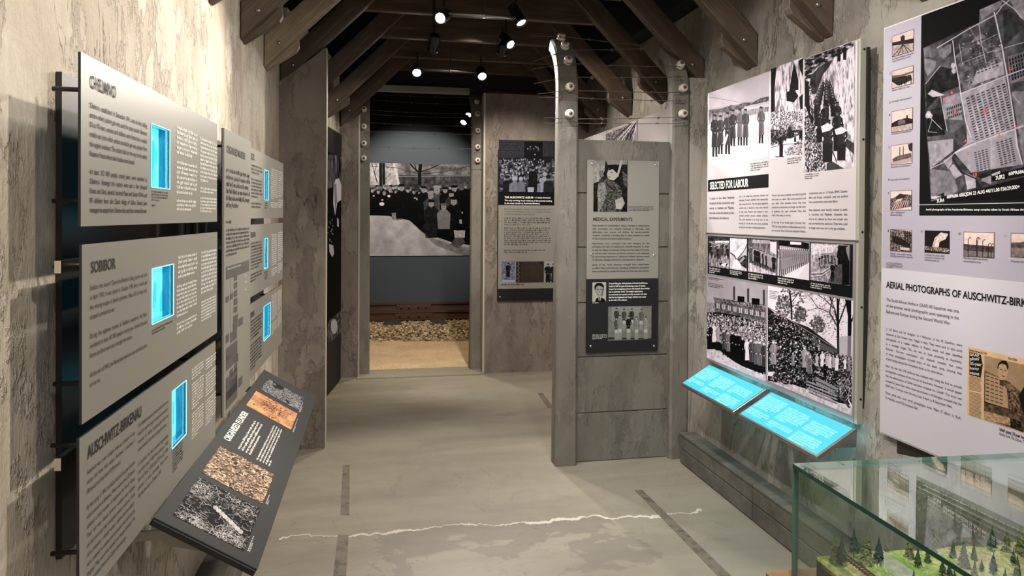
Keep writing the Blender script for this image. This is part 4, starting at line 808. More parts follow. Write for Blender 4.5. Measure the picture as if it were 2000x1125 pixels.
for x in (1060, 1105): P.person(x, 185-(x-1060)*.3, 120, .06, .3, .1, .05, .3, False)
P.line([(1000, 880), (1040, 985)], 9, .2); outp(P, W, 'stone_carriers_print', 'greyscale photograph of a column of men carrying stones')
sb = r3(RF, 1383, 460.5, 534, 1665.8); W.body('ink_black', 0, .0006, sb, 'photo_strip')
C2 = (1380, 450, 6.897)
P = Pic(RF, r3(RF, 1385.5, 462, 519.5, 1424), 200, C2, .55, 31); P.a += P.n(10, .35, 3); P.poly([(35, 80), (305, 100), (305, 150), (35, 140)], .2, 1, P.n(5, .4)); P.poly([(120, 140), (305, 140), (305, 165), (120, 165)], .9)
for k in range(12): P.person(50+k*22, 340+P.R.uniform(-30, 50), 170, P.R.uniform(.1, .5), .8, .2, .1, .25)
for k in range(6): P.ell(200+k*20, 455+8*(k % 3), 22, 17, P.R.choice((.95, .05, .9)))
outp(P, W, 'yard_print', 'small photograph of prisoners in a yard', k=.0012)
P = Pic(RF, r3(RF, 1426, 465, 525, 1459), 200, C2, .75, 32); P.a += P.n(24, .22, 3)
P.poly([(320, 100), (400, 110), (380, 260), (320, 330)], .85); P.poly([(480, 110), (545, 130), (530, 240), (430, 350), (400, 380), (350, 300), (440, 230)], .9); P.line([(320, 300), (380, 340), (400, 390)], 14, .15); P.line([(500, 160), (390, 280)], 5, .3); P.line([(545, 190), (500, 290), (410, 395)], 9, .12)
P.poly([(420, 390), (520, 330), (548, 350), (548, 520), (480, 480)], .12, .9, P.n(14, .3)); P.poly([(340, 510), (400, 390), (450, 440), (480, 520)], .88); P.poly([(440, 420), (500, 350), (520, 380), (460, 440)], .6); outp(P, W, 'arm_print', 'small photograph of a bare forearm', k=.0012)
P = Pic(RF, r3(RF, 1462, 467, 530, 1517), 240, C2, .5, 33); P.grad(.35, .75); P.a += P.n(8, .3, 3, 3); P.poly([(620, 120), (860, 130), (860, 180), (620, 170)], .65, 1, P.n(3, .3, 2, 8)); P.poly([(860, 150), (945, 160), (945, 330), (860, 280)], .85)
for k in range(16): P.person(590+k*22, 440+k*9+P.R.uniform(-12, 12), 240, P.R.choice((.12, .3, .6, .1)), .7, .15, .1, .18)
outp(P, W, 'march_print', 'small photograph of prisoners marching', k=.0012)
P = Pic(RF, r3(RF, 1519.6, 470, 538.5, 1581), 260, C2, .9, 34); P.poly([(965, 120), (1385, 170), (1385, 290), (965, 260)], .08, 1, P.n(12, .15)); P.poly([(1130, 150), (1280, 160), (1280, 195), (1130, 190)], .95); P.poly([(1230, 640), (1385, 400), (1385, 665)], .85)
for k in range(15): x = 1380-k*27; P.person(x, 440+k*13, 190+k*17, .5, .75, .65, .35, .22); P.line([(x-4, 300), (x-6, 430+k*9)], 4, .15)
outp(P, W, 'line_up_print', 'small photograph of women prisoners in striped dresses lined up', k=.0012)
P = Pic(RF, r3(RF, 1584, 474, 547, 1660), 300, C2, .6, 35); P.a += P.n(14, .35, 4); P.poly([(1410, 180), (1780, 200), (1700, 300), (1410, 330)], .85, .8, P.n(6, .5)); P.poly([(1780, 200), (1930, 210), (1930, 740), (1800, 730), (1720, 560)], .06, 1, P.n(10, .1)); P.poly([(1720, 470), (1830, 450), (1830, 730), (1640, 700)], .3, 1, P.n(8, .15))
for q in (1450, 1530, 1620): P.line([(q, 180), (q, 420)], 14, .9)
for k in range(16): P.person(1530+k*15, 470+P.R.uniform(-20, 60), 150, P.R.choice((.1, .6, .4)), .8, .2, .1, .25)
for k in range(7): P.line([(1410, 560+k*12), (1560, 560+k*10), (1690, 480+k*7)], 4, P.R.choice((.95, .1)))
P.person(1700, 690, 260, .05, .5, .1, .05); P.poly([(1880, 230), (1925, 200), (1925, 420), (1890, 300)], .85, .6); outp(P, W, 'factory_print', 'small photograph of prisoners in a workshop', k=.0012)
W.greek([(1385.5, 521.5, 533, 1407, 3), (1426, 527, 536, 1450, 3), (1462, 532.5, 545, 1491, 3), (1519.6, 541, 554, 1551, 3), (1584, 551, 563, 1624, 3)], 'ink_white', k=.0012)
# women prisoners massed in front of a barrack
C1 = (1380, 530, 3.75)
P = Pic(RF, r3(RF, 1381.3, 538, 698.5, 1496.8), 620, C1, .66, 41); P.grad(.62, .70); P.a += P.n(80, .05)
for x, y0, y1, wd in ((203, 110, 210, 15), (306, 125, 230, 16), (421, 135, 245, 16)): P.line([(x, y0), (x, y1)], wd, .28)
P.poly([(5, 225), (60, 230), (60, 300), (5, 300)], .55, 1, P.n(8, .3)); P.poly([(50, 190), (435, 245), (435, 295), (60, 220)], .42, 1, P.n(6, .5, 3)); P.poly([(60, 215), (435, 282), (435, 380), (60, 300)], .35, 1, P.n(7, .3))
for k in range(9): x = 75+k*41; y = 232+k*8; P.poly([(x, y), (x+22, y+4), (x+22, y+42), (x, y+38)], .72); P.line([(x+11, y), (x+11, y+40)], 4, .1)
for q in ((228, 180, 278, 222), (332, 195, 390, 242)): P.poly([(q[0], q[1]), (q[2], q[1]+6), (q[2], q[3]+4), (q[0], q[3])], .05)
P.poly([(5, 300), (100, 300), (250, 330), (435, 400), (435, 740), (360, 745), (200, 660), (100, 580), (5, 575)], .12)
P.poly([(5, 570), (60, 570), (110, 600), (250, 690), (435, 760), (435, 800), (5, 640)], .80, 1, P.n(16, .16, 4))
for r in range(26):
    t_ = r/25
    for k in range(30):
        x = 5+(k+P.R.uniform(-.5, .5))*14.8; y = 302+t_*210+(x/435)*70*(1-t_*.2)+P.R.uniform(-6, 6); z = 9+t_*5
        if r > 19 and x < 100 and t_ > .8: continue
        P.line([(x, y), (x+P.R.uniform(-3, 3), y+z*2.2)], z*.8, P.R.choice((.05, .12, .3, .55, .85))); P.ell(x, y-z*.2, z*.40, z*.55, P.R.uniform(.5, .95)); P.ell(x, y-z*.5, z*.42, z*.3, P.R.uniform(.05, .8))
for x, y, h, c in ((55, 560, 190, .9), (30, 570, 190, .1), (85, 555, 170, .6), (130, 615, 200, .3), (160, 630, 200, .45), (190, 640, 210, .06), (215, 650, 210, .08), (240, 660, 220, .1), (265, 690, 220, .05), (298, 700, 220, .92), (330, 715, 230, .3), (365, 735, 240, .38), (395, 745, 250, .42), (422, 755, 250, .25)): P.person(x, y, h, c, .8, .5, .12, .2)
P.line([(10, 40), (110, 62)], 2, .4); P.contrast(1.15); outp(P, W, 'assembled_women_print', 'large photograph of women massed before a barrack', k=.001)
# mountain of belongings with sorters, trees and carts
P = Pic(RF, r3(RF, 1500, 558, 744, 1665.8), 760, C1, .9, 42); P.grad(.92, .84); P.a += P.n(120, .10)
for x, y, rx, ry in ((620, 220, 105, 130), (690, 320, 45, 60), (560, 260, 50, 90), (815, 390, 55, 60)):
    for k in range(170): a_ = P.R.uniform(0, 6.3); q = P.R.random()**.5; P.ell(x+math.cos(a_)*rx*q, y+math.sin(a_)*ry*q, P.R.uniform(4, 12), P.R.uniform(3, 9), P.R.uniform(.12, .55), .75, 6)
for k in range(420): P.ell(P.R.gauss(900, 75), P.R.gauss(310, 95), P.R.uniform(3, 8), P.R.uniform(2, 6), P.R.uniform(.2, .5), .5, 6)
P.line([(625, 355), (622, 250), (610, 150)], 13, .12); P.tree(624, 345, 330, 9, 0, .16, 5); P.tree(968, 620, 620, 17, -.02, .14, 6); P.tree(1045, 630, 700, 24, .03, .10, 6); P.tree(968, 420, 380, 10, -.5, .25, 5); P.line([(967, 610), (962, 200)], 17, .13); P.line([(1045, 640), (1050, 210)], 24, .10)
P.poly([(450, 262), (520, 320), (750, 410), (960, 570), (960, 610), (820, 590), (560, 400), (450, 330)], .17, 1, P.n(9, .12)); P.line([(450, 262), (600, 350), (960, 572)], 6, .5); P.poly([(700, 450), (960, 580), (960, 620), (840, 600)], .35)
P.poly([(970, 480), (1065, 470), (1065, 640), (970, 620)], .62, .7)
P.poly([(450, 300), (560, 360), (640, 450), (760, 500), (830, 570), (1065, 640), (1065, 980), (960, 960), (800, 870), (640, 840), (450, 800)], .12, 1, P.n(7, .22, 3))
for k in range(3000):
    x = P.R.uniform(450, 1065); ytop = 300+max(0, (x-500))*.62 if x < 830 else 560+(x-830)*.3; y = P.R.uniform(ytop, 840+(x-450)*.18); P.ell(x, y, P.R.uniform(2.5, 9), P.R.uniform(2, 6), P.R.choice((.04, .1, .3, .5, .75, .95)), .8, 6, P.R.uniform(0, 3))
P.poly([(450, 800), (560, 830), (640, 830), (720, 860), (880, 940), (1065, 1000), (1065, 1090), (450, 810)], .78, 1, P.n(14, .2)); P.poly([(450, 735), (500, 735), (480, 770), (450, 765)], .9)
for x, y, h, c in ((492, 735, 240, .55), (635, 720, 130, .5), (720, 750, 210, .62), (745, 780, 200, .5), (762, 790, 180, .42), (810, 720, 120, .7), (850, 730, 150, .9), (870, 790, 130, .05), (905, 740, 140, .8), (955, 760, 150, .85), (1015, 740, 110, .92), (930, 730, 120, .6), (885, 720, 120, .7), (1045, 760, 130, .5)): P.person(x, y, h, c, .85, .6, .15, .24)
for k in range(4): P.line([(735+k*5, 805+k*24), (880, 860+k*24), (960, 895+k*22)], 11, .62); P.line([(735+k*5, 814+k*24), (880, 869+k*24), (960, 904+k*22)], 4, .08)
P.poly([(800, 770), (955, 850), (960, 910), (805, 830)], .55, 1, P.n(5, .2, 2, .3)); P.line([(800, 800), (955, 875)], 5, .05); P.line([(940, 880), (1020, 960), (1050, 1000)], 16, .3); P.line([(1040, 940), (1065, 990)], 10, .9)
for k in range(40): P.line([(P.R.uniform(970, 1065), P.R.uniform(720, 930)), (P.R.uniform(970, 1065), P.R.uniform(760, 960))], 4, P.R.choice((.05, .8, .5)), .7)
P.contrast(1.1); outp(P, W, 'belongings_print', 'large photograph of a mountain of belongings, with trees and carts', k=.001)
W.greek([(1384, 540, 548, 1413, 3, (2,)), (1384, 551, 560, 1413, 3)], 'ink_dark', k=.0016); W.greek([(1503, 566, 573, 1522, 3), (1503, 574, 583, 1522, 3)], 'ink_dark', k=.0016)
# ---- right wall: aerial photographs
a = RF.px(1727.5, 57); b = RF.px(1720, 843); AB = (a[0], b[1], a[0]+1.33, a[1])
W = Board(RF, AB, 'exhibition_board', 'large lilac board headed AERIAL PHOTOGRAPHS OF AUSCHWITZ-BIRKENAU, with a tilted aerial map', 'exhibition board', 'boards on the right wall')
W.body('board_frame_pale', -.025, -.003, (AB[0]-.006, AB[1]-.006, AB[2]+.006, AB[3]+.006), 'frame'); W.body('housing_dark', -.038, -.026, (AB[0]+.06, AB[1]-.09, AB[2]-.06, AB[3]-.05), 'backing'); 
md = RF.px(1722, 523)[1]; W.body('board_lavender', -.003, 0, (AB[0], md, AB[2], AB[3]), 'upper_panel'); W.body('board_lilac', -.003, 0, (AB[0], AB[1], AB[2], md), 'lower_panel')
bs = RF.px(1800, 30)[0]; bz = RF.px(1800, 400)[1]; bz2 = RF.px(1797, 421)[1]; W.body('ink_black', 0, .0006, (bs, bz2, AB[2]-.02, AB[3]), 'map_ground'); W.body('ink_pale', 0, .0009, (bs, bz-.001, AB[2]-.02, bz+.001), 'rule')
C4 = (1780, 0, 4.686)
P = Pic(RF, (bs, RF.px(1818, 394)[1], AB[2]-.02, AB[3]), 900, C4, .02, 51)
big = P.n(60, .16, 5); mid_ = P.n(14, .14, 4)
mp = [(110, 440), (620, 205), (625, 90), (830, 0), (1400, -330), (3200, -1400), (3200, 1900), (1031, 1620), (180, 1845), (135, 1100)]
P.poly(mp, .30, 1, big+mid_)
# fields
for q, v in (([(110, 440), (170, 420), (190, 520), (120, 525)], .5), ([(120, 530), (230, 560), (220, 620), (150, 700), (125, 640)], .55), ([(245, 470), (330, 410), (370, 400), (365, 480), (300, 540), (260, 520)], .5), ([(130, 760), (260, 610), (430, 640), (440, 790), (280, 850), (140, 1000)], .12), ([(150, 860), (190, 820), (310, 870), (200, 890)], .85), ([(180, 1000), (290, 980), (320, 1190), (180, 1200)], .10), ([(625, 90), (830, 0), (825, 60), (640, 180)], .55), ([(840, 90), (1000, 60), (1031, 260), (850, 420)], .22), ([(900, 0), (1400, -200), (1400, 120), (1000, 170)], .58), ([(920, 840), (1400, 800), (1400, 1400), (1031, 1500)], .52)): P.poly(q, v, .9, mid_)
def pp(x, y): return (x*.9636-0, 1031+(y)*.9164)    # crop (1780,220) at 5.114 -> crop (1780,0) at 4.686
def p2(x, y): return (x/5.114*4.686, (220+y/5.114)*4.686)
for q, v in (([(165, 290), (420, 260), (420, 380), (190, 560)], .62), ([(190, 560), (410, 590), (470, 780), (330, 860), (200, 860)], .5), ([(320, 480), (410, 430), (410, 500), (370, 570)], .60), ([(380, 560), (420, 510), (510, 620), (440, 660)], .66), ([(530, 600), (640, 640), (650, 750), (560, 770)], .66), ([(450, 670), (500, 650), (540, 720), (480, 780)], .33), ([(440, 190), (530, 120), (550, 300), (440, 250)], .25), ([(720, 630), (800, 620), (800, 720), (700, 680)], .6), ([(590, 600), (790, 540), (1000, 480), (1010, 560), (700, 660)], .18), ([(150, 20), (310, 30), (340, 220), (160, 240)], .08)): P.poly([p2(*s_) for s_ in q], v, 1, mid_)
# the great pale camp ground, its roads and rows of barracks
P.poly([(450, 860), (860, 700), (940, 1125), p2(1050, 300), p2(1100, 520), p2(600, 600), p2(430, 400), p2(560, 300), (500, 1100)], .62, 1, P.n(20, .16, 4))
P.poly([(400, 520), (640, 300), (830, 460), (870, 700), (450, 850), (420, 640)], .38, 1, P.n(16, .32, 4)); P.poly([(600, 640), (840, 560), (850, 680), (560, 780)], .70, .9, mid_)
P.poly([(880, 520), (1130, 440), (1160, 720), (910, 760)], .42, 1, mid_); P.poly([p2(580, 380), p2(790, 300), p2(800, 550), p2(600, 590)], .60); P.poly([p2(830, 290), p2(1020, 230), p2(1080, 460), p2(850, 530)], .60); P.poly([(290, 900), (450, 840), (470, 1100), (300, 1090)], .55, 1, mid_)
def rows(o, u, w_, nu, nw, fu=.62, fw=.42, v=.2):
    for i in range(nu):
        for j in range(nw):
            x = o[0]+u[0]*i+w_[0]*j; y = o[1]+u[1]*i+w_[1]*j; a_ = (u[0]*fu, u[1]*fu); b_ = (w_[0]*fw, w_[1]*fw)
            P.poly([(x, y), (x+a_[0], y+a_[1]), (x+a_[0]+b_[0], y+a_[1]+b_[1]), (x+b_[0], y+b_[1])], v*P.R.uniform(.6, 1.5))
rows((500, 900), (47, -18), (5.5, 23.5), 8, 18); rows(p2(630, 400), (36*.92, -10), (3, 20), 4, 10); rows(p2(850, 300), (42*.92, -12), (4, 20), 4, 11); rows((325, 990), (17, -6), (4, 40), 8, 3, .5, .6, .08); rows((895, 540), (26, -9), (5, 34), 9, 6, .55, .75, .08); rows((540, 400), (34, -13), (6, 24), 6, 12, .6, .45, .25)
for pts, wd, v in ((((760, 110), (830, 420), (880, 700), (945, 1125), p2(1060, 340), p2(1110, 520)), 13, .85), (((235, 440), (520, 270), (780, 130), (830, 60), (900, 0)), 9, .8), (((830, 0), (940, 80), (1031, 180)), 9, .82), (((445, 860), (880, 690), (1125, 600)), 10, .8), (((620, 210), (640, 380), (700, 640)), 8, .7), (((380, 370), (400, 540), (440, 760), (460, 900), (500, 1120), p2(600, 250)), 9, .85), ((p2(440, 400), p2(640, 300), p2(1040, 160), p2(1125, 130)), 16, .8), ((p2(440, 370), p2(800, 235), p2(1040, 150)), 4, .2), ((p2(800, 250), p2(800, 560)), 10, .7), ((p2(190, 560), p2(320, 500), p2(440, 400)), 7, .8), (((130, 770), (270, 600)), 8, .7), ((p2(200, 60), p2(310, 170)), 6, .85), ((p2(210, 60), p2(170, 190), p2(260, 200)), 5, .8), ((p2(410, 450), p2(510, 600), p2(650, 660), p2(655, 750)), 12, .1), (((270, 880), (290, 1000), (330, 1200)), 8, .75), (((530, 250), (620, 390), (700, 480), (840, 450)), 5, .7), (((440, 400), (470, 600)), 5, .75), (((850, 440), (1130, 360)), 8, .7), (((640, 390), (790, 310)), 6, .6), (((480, 570), (840, 430)), 5, .7), (((915, 760), (1031, 700)), 7, .6), (((925, 860), (1000, 960)), 6, .75)): P.line(pts, wd, v, .9)
for k in range(60): x, y = P.R.uniform(450, 840), P.R.uniform(300, 800); P.ell(x, y, P.R.uniform(3, 12), P.R.uniform(3, 9), P.R.choice((.1, .85)), .6, 7)
for x, y in ((160, 1040), (175, 1060), (150, 1060), (390, 650), (385, 600)): P.ell(x, y, 22, 26, .85, .8, 8)
P.poly([p2(60, 900), p2(300, 900), p2(300, 840), p2(1125, 690), p2(2600, 400), p2(2600, 1100), p2(60, 1100)], .02); P.poly([p2(800, 690), p2(800, 620), p2(1125, 545), p2(1300, 500), p2(1300, 600)], .02); P.poly([p2(185, 860), p2(330, 800), p2(330, 830), p2(200, 870)], .05); P.poly([p2(800, 615), p2(890, 580), p2(890, 610), p2(810, 635)], .7); P.poly([p2(200, 835), p2(310, 830), p2(235, 862), p2(200, 862)], .8)
P.contrast(1.25, .45, .04); P.out('aerial_print', W.t, tint=(.80, .77, .82), lo=(.014, .012, .016), k=.0009, label='tilted greyscale aerial photograph of the camp')
def slanted(text, x0, y0, x1, y1, capx, mat, bold=1, k=.0014):
    a_ = V((*RF.px(x0, y0), 0)); b_ = V((*RF.px(x1, y1), 0)); d2 = (b_-a_); ang = math.atan2(d2.y, d2.x); h = abs(RF.px(x0, y0)[1]-RF.px(x0, y0-capx)[1])
    F = Frame(RF.p(a_.x, a_.y), RF.d*math.cos(ang)+RF.u*math.sin(ang), -RF.d*math.sin(ang)+RF.u*math.cos(ang)); P_ = Print(F, k); P_.line(text, 0, 0, h, d2.length, bold); return P_.done('marking', mat, W.t, text and 'hand lettered white marking' if mat == 'ink_white' else None)
Q = lambda x, y: (1780+x/5.114, 220+y/5.114)
slanted('60PR686 60SQDN 23 AUG 44//11.00 F36:29,000+', *Q(358, 858), *Q(1088, 755), 6.6, 'ink_white'); slanted('3UR4', *Q(256, 900), *Q(332, 890), 7, 'ink_white'); slanted('3UR2', *Q(845, 672), *Q(938, 655), 8, 'ink_white'); slanted('60PR686', *Q(975, 628), *Q(1130, 602), 7, 'ink_white')
slanted("Aerial photographs of the Auschwitz-Birkenau camp complex taken by South African Airforce 60 Squadron", *Q(148, 976), *Q(1380, 979), 3.6, 'ink_white', 1)
for t_, x, y in (('6', 1880, 219), ('6', 1857, 184), ('9', 1842, 198), ('5', 1857, 201), ('8', 1863, 221), ('11', 1921, 222), ('12', 1969, 138), ('2', 1949, 267), ('1', 1983, 252), ('4', 1884, 279), ('3', 1888, 303), ('10', 1900, 345)):
    if (t_, x) == ('6', 1880): continue
    slanted(t_, x, y, x+(9 if len(t_) > 1 else 5), y-1, 7, 'ink_red')
W.head('AERIAL PHOTOGRAPHS OF AUSCHWITZ-BIRKENAU', 1731.5, 548.5, 561.5, RF and 2052, 'ink_black')
W.text(["The South African Airforce (SAAF) 60 Squadron was one", "of the premier aerial photographic units operating in the", "Balkans and Europe during the Second World War."], 1731.5, 579, 614, 1873.5, 'ink_dark')
W.text(["Lt CH Barry and his navigator Lt I McIntyre, of the 60 Squadron, were", "stationed at San Severo near Foggia in Italy. They were sent to take aerial", "photographs of a rubber refinery in Poland, which had been identified", "as a strategic target. The site was in close proximity to Auschwitz-", "Birkenau. Post-war examination and research revealed that some", "of these photographs included shots of the death camp, showing lines", "of Jews being selected for immediate death or for slave labour.", "", "After the war the USA Airforce was credited with being the first to provide", "photographic evidence of the horrors of Auschwitz. However, it would appear", "that the abbreviation of SAAF had been mistaken for USAAF. This error was", "revealed 23 years later when historical archives in Washington revealed that the", "SAAF flew 17 sorties over the area, from 4 April to 8 September 1944.", "", "Other pilots who took aerial photographs were: Major D Allum, Lt Roth,", "Lt Hozbeth, and F/OG Starbuck RAE."], 1731, 637, 781, 1879.5, 'ink_dark', gap=.45, cap=.5)
C5 = (1700, 0, 2.679)
def sepia(kind, x0, yt, yb, x1, seed):
    P = Pic(RF, r3(RF, x0, yt, yb, x1), 150, (x0, yt, 1), .9, seed); Wd = x1-x0; H = yb-yt; P.a += P.n(16, .08)
    def X(u, v): return (x0+u*Wd-x0, (yt+v*H-yt)-(.18*Wd*u if yb < 430 else -.1*Wd*u))
    def poly(pts, v, **k): P.poly([X(*q) for q in pts], v, **k)
    if kind == 'gate':
        poly([(0, .30), (1, .28), (1, .5), (0, .45)], .12); poly([(.40, .12), (.58, .12), (.60, .5), (.38, .5)], .15); poly([(.36, .14), (.5, .02), (.62, .14)], .2); poly([(0, .45), (1, .5), (1, 1), (0, 1)], .7, tex=P.n(8, .3))
        for q in (0, .25, .5, .8, 1): P.line([X(.5, .48), X(q, 1)], 1.2, .1)
    elif kind == 'ramp': poly([(0, .25), (.4, .3), (1, .2), (1, .3), (.3, .45), (0, .4)], .4); poly([(0, .4), (.9, .4), (.95, .7), (.3, .9), (0, .6)], .12, tex=P.n(4, .4)); poly([(0, .7), (.35, .9), (.3, 1), (0, 1)], .85); [P.line([X(q, .6), X(q, .9)], 1.6, .05) for q in (.45, .6, .66, .9)]
    elif kind == 'cottage': poly([(0, .55), (.3, .45), (.7, .42), (1, .52), (1, .75), (0, .78)], .08, tex=P.n(4, .15)); poly([(.70, .3), (.77, .3), (.78, .5), (.7, .5)], .1); poly([(.3, .52), (.45, .42), (.65, .52), (.65, .68), (.3, .68)], .4); poly([(0, .74), (1, .72), (1, 1), (0, 1)], .72, tex=P.n(8, .2))
    elif kind == 'chimneys': poly([(.05, .7), (.3, .58), (.95, .55), (.97, .8), (.1, .88)], .35, tex=P.n(6, .3)); [poly([(q, .15), (q+.035, .15), (q+.04, .6), (q-.005, .6)], .2) for q in (.4, .56)]; poly([(.8, .1), (1, .05), (1, .5), (.85, .4)], .15, tex=P.n(4, .2)); poly([(0, .85), (1, .78), (1, 1), (0, 1)], .7)
    elif kind == 'bath': poly([(0, .4), (.3, .35), (.7, .3), (1, .4), (1, 1), (0, 1)], .35, tex=P.n(5, .5)); poly([(.25, .35), (.45, .22), (.7, .33), (.7, .48), (.25, .5)], .15); [P.line([X(.05+k*.12, 1), X(.3+k*.09, .62)], 1, .9) for k in range(7)]; poly([(.3, .5), (.6, .48), (.5, .62), (.2, .62)], .8)
    elif kind == 'forest': poly([(0, 0), (1, 0), (1, 1), (0, 1)], .35, tex=P.n(6, .7, 4)); poly([(.1, .3), (.5, .35), (.95, .6), (.9, .8), (.1, .6)], .08); poly([(.45, .78), (.9, .78), (.9, .9), (.5, .9)], .8); [P.line([X(.7+.1*k, 0), X(.72+.1*k, .5)], 2, .1) for k in range(3)]
    elif kind == 'smoke': P.a[:] = .06; poly([(.3, .7), (.4, .3), (.65, .02), (.95, .05), (.85, .3), (.6, .45), (.55, .75)], .85, tex=P.n(10, .35)); poly([(0, .7), (1, .72), (1, .92), (0, .88)], .4, tex=P.n(4, .9))
    elif kind == 'fence':
        poly([(0, .5), (1, .48), (1, .75), (0, .78)], .22, tex=P.n(7, .2)); poly([(0, .76), (1, .72), (1, 1), (0, 1)], .45, tex=P.n(8, .15))
        for u_, h_ in ((.15, .3), (.42, .25), (.45, .3), (.62, .32), (.8, .45), (.9, .45)): P.line([X(u_, 1), X(u_, h_), X(u_+.04, h_-.08), X(u_+.1, h_-.07)], 1.3, .06)
    else: poly([(0, .4), (.3, .35), (.5, .25), (.8, .35), (1, .3), (1, .6), (0, .6)], .3, tex=P.n(9, .2)); poly([(0, .6), (1, .55), (1, 1), (0, 1)], .5, tex=P.n(12, .2))
    e = .012; P.a[:2] = .08; P.a[-2:] = .08; P.a[:, :2] = .08; P.a[:, -2:] = .08
    P.out('site_print', W.t, tint=(.93, .82, .79), lo=(.04, .03, .035), k=.001, label='small sepia photograph %s' % {'gate': 'of a gatehouse and rails', 'ramp': 'of a crowd on a ramp', 'cottage': 'of a low building with a chimney', 'chimneys': 'of a house with two chimneys', 'bath': 'of a long building', 'forest': 'of a shed among trees', 'smoke': 'of smoke above a pit', 'fence': 'of curved fence posts', 'hut': 'of low huts'}[kind])
for args in (('gate', 1743, 71, 112, 1785), ('ramp', 1742.5, 139, 173.5, 1784), ('cottage', 1741.8, 218, 259.5, 1783), ('chimneys', 1740.7, 284.5, 323, 1782), ('bath', 1739.5, 373, 411, 1781), ('forest', 1739.2, 448, 490, 1781), ('smoke', 1806.5, 450, 493, 1855), ('fence', 1882.5, 452.5, 500.5, 1942.5), ('hut', 1975, 455, 502, 2040), ('gate', 2090, 460, 510, 2170)): sepia(*args, seed=60+int(args[1]) % 31)
for n_, x, y in (('1', 1738.5, 82), ('2', 1737.5, 145), ('3', 1736.5, 203), ('4', 1736, 227), ('5', 1735.5, 290), ('6', 1735, 353), ('7', 1734.5, 380), ('8', 1734, 453), ('9', 1799.5, 454.5), ('10', 1871.5, 459), ('11', 1961.5, 463)): slanted(n_, x, y, x+(5.5 if len(n_) > 1 else 2.6), y, 5, 'ink_black', 0, .0012)
P = Print(RF, .0012)
for t_, x, y, x1 in (("Auschwitz II (Birkenau), main guard", 1743, 117.5, 1785), ("house and entrance to camp", 1743, 122, 1778), ("'Selection' platform by 'ramp'", 1742, 178.5, 1777), ("Gas chamber and crematorium II", 1742, 200.5, 1781), ("Gas chamber and crematorium III", 1741, 263.5, 1780), ("Gas chamber and crematorium IV", 1740.5, 328, 1779), ("Gas chamber and crematorium V", 1739.5, 353, 1778), ("'Sauna' - bathhouse and", 1739.5, 416.5, 1767), ("disinfection building", 1739.5, 421.5, 1762), ("'Kanada' - area used for sorting", 1739, 496.5, 1781), ("belongings plundered from deportees", 1739, 501, 1783), ("Cremation pit - photo taken", 1806, 499, 1845), ("in secret by a prisoner in the", 1806, 504, 1845), ("Sonderkommando unit", 1806, 509, 1835), ("Electrified barbed wire fencing", 1882, 505.5, 1929), ("surrounting the camp", 1882, 511.5, 1916), ("Prisoner barracks", 1975, 512, 2010)):
    a_, b_ = RF.px(x, y); c_, _ = RF.px(x1, y); P.line(t_, a_, b_, .0078, c_-a_)
P.done('text_block', 'ink_dark', W.t); W.greek([(1732, 511.5, 523, 1763, 5)], 'ink_dark')
# newspaper cutting
nr = r3(RF, 1891, 677, 810, 2090); C6 = (1860, 660, 5.629); P = Pic(RF, nr, 520, C6, .86, 71); P.a += P.n(60, .06)
P.poly([(355, 195), (1600, 480), (1600, 1300), (350, 900)], .62, 1, P.n(40, .08)); P.poly([(355, 355), (620, 480), (760, 600), (900, 560), (900, 1080), (350, 880)], .30, 1, P.n(14, .25))
P.poly([(365, 380), (520, 440), (600, 540), (620, 790), (365, 700)], .68); P.poly([(520, 440), (640, 490), (720, 590), (760, 860), (640, 800), (600, 560)], .35, 1, P.n(8, .5)); P.poly([(500, 300), (540, 250), (590, 250), (620, 300), (615, 380), (590, 460), (530, 465), (505, 400)], .72)
P.poly([(498, 330), (505, 285), (545, 248), (595, 252), (622, 310), (610, 360), (595, 300), (545, 280), (515, 300), (508, 345)], .06); P.line([(525, 345), (550, 352)], 8, .1); P.line([(575, 355), (600, 365)], 7, .15); P.line([(545, 415), (575, 425)], 8, .12); P.line([(560, 360), (555, 395)], 5, .4); P.poly([(520, 465), (560, 470), (570, 540), (530, 520)], .25)
for r_ in range(7):
    for c_ in range(4):
        x, y = 372+c_*50, 415+r_*42+c_*16; P.line([(x, y), (x+36, y+12)], 10, .18)
P.line([(350, 700), (640, 790), (900, 880)], 8, .08); P.poly([(350, 800), (640, 880), (640, 960), (350, 900)], .66, 1, P.n(6, .3)); P.poly([(640, 880), (760, 920), (780, 1040), (640, 980)], .12, 1, P.n(8, .3)); P.poly([(730, 640), (788, 540), (1000, 500), (1100, 900), (790, 850)], .06); P.poly([(190, 150), (315, 185), (337, 300), (315, 435), (190, 405)], .08)
P.poly([(345, 195), (355, 197), (348, 905), (338, 900)], .86)
for k in range(34):
    y = 418+k*13.5
    if k == 12: continue
    P.line([(188, y), (324-P.R.uniform(0, 12), y+27)], 6, .25, .8)
P.out('newspaper_print', W.t, tint=(.93, .77, .60), lo=(.06, .035, .02), k=.0009, label='yellowed newspaper cutting with a photograph of a man')
for i, t_ in enumerate(('SAAF', "pilots'", '35-year', 'horror', 'secret')): slanted(t_, 1895.3, 694.6+i*8.9, (1913, 1914.5, 1918, 1913, 1913.5)[i], (698, 704, 715.6, 724, 734)[i]-.5, 6.2, 'ink_pale', 1)
P = Print(RF, .0014)
for t_, x, y, x1 in (("Tuesday February 27, 1979", 1893.5, 685.2, 1928), ("THE CITIZEN", 1969, 701.7, 1987), ("SAAF pilots' 35-year horror secret", 1952.5, 841, 2024), ("Article from The Citizen, Tuesday 27 February 1979", 1952, 849, 2050)):
    a_, b_ = RF.px(x, y); c_, _ = RF.px(x1, y); P.line(t_, a_, b_, .0105 if y > 800 else .007, c_-a_, 1 if y < 845 else 0)
P.done('text_block', 'ink_black', W.t)
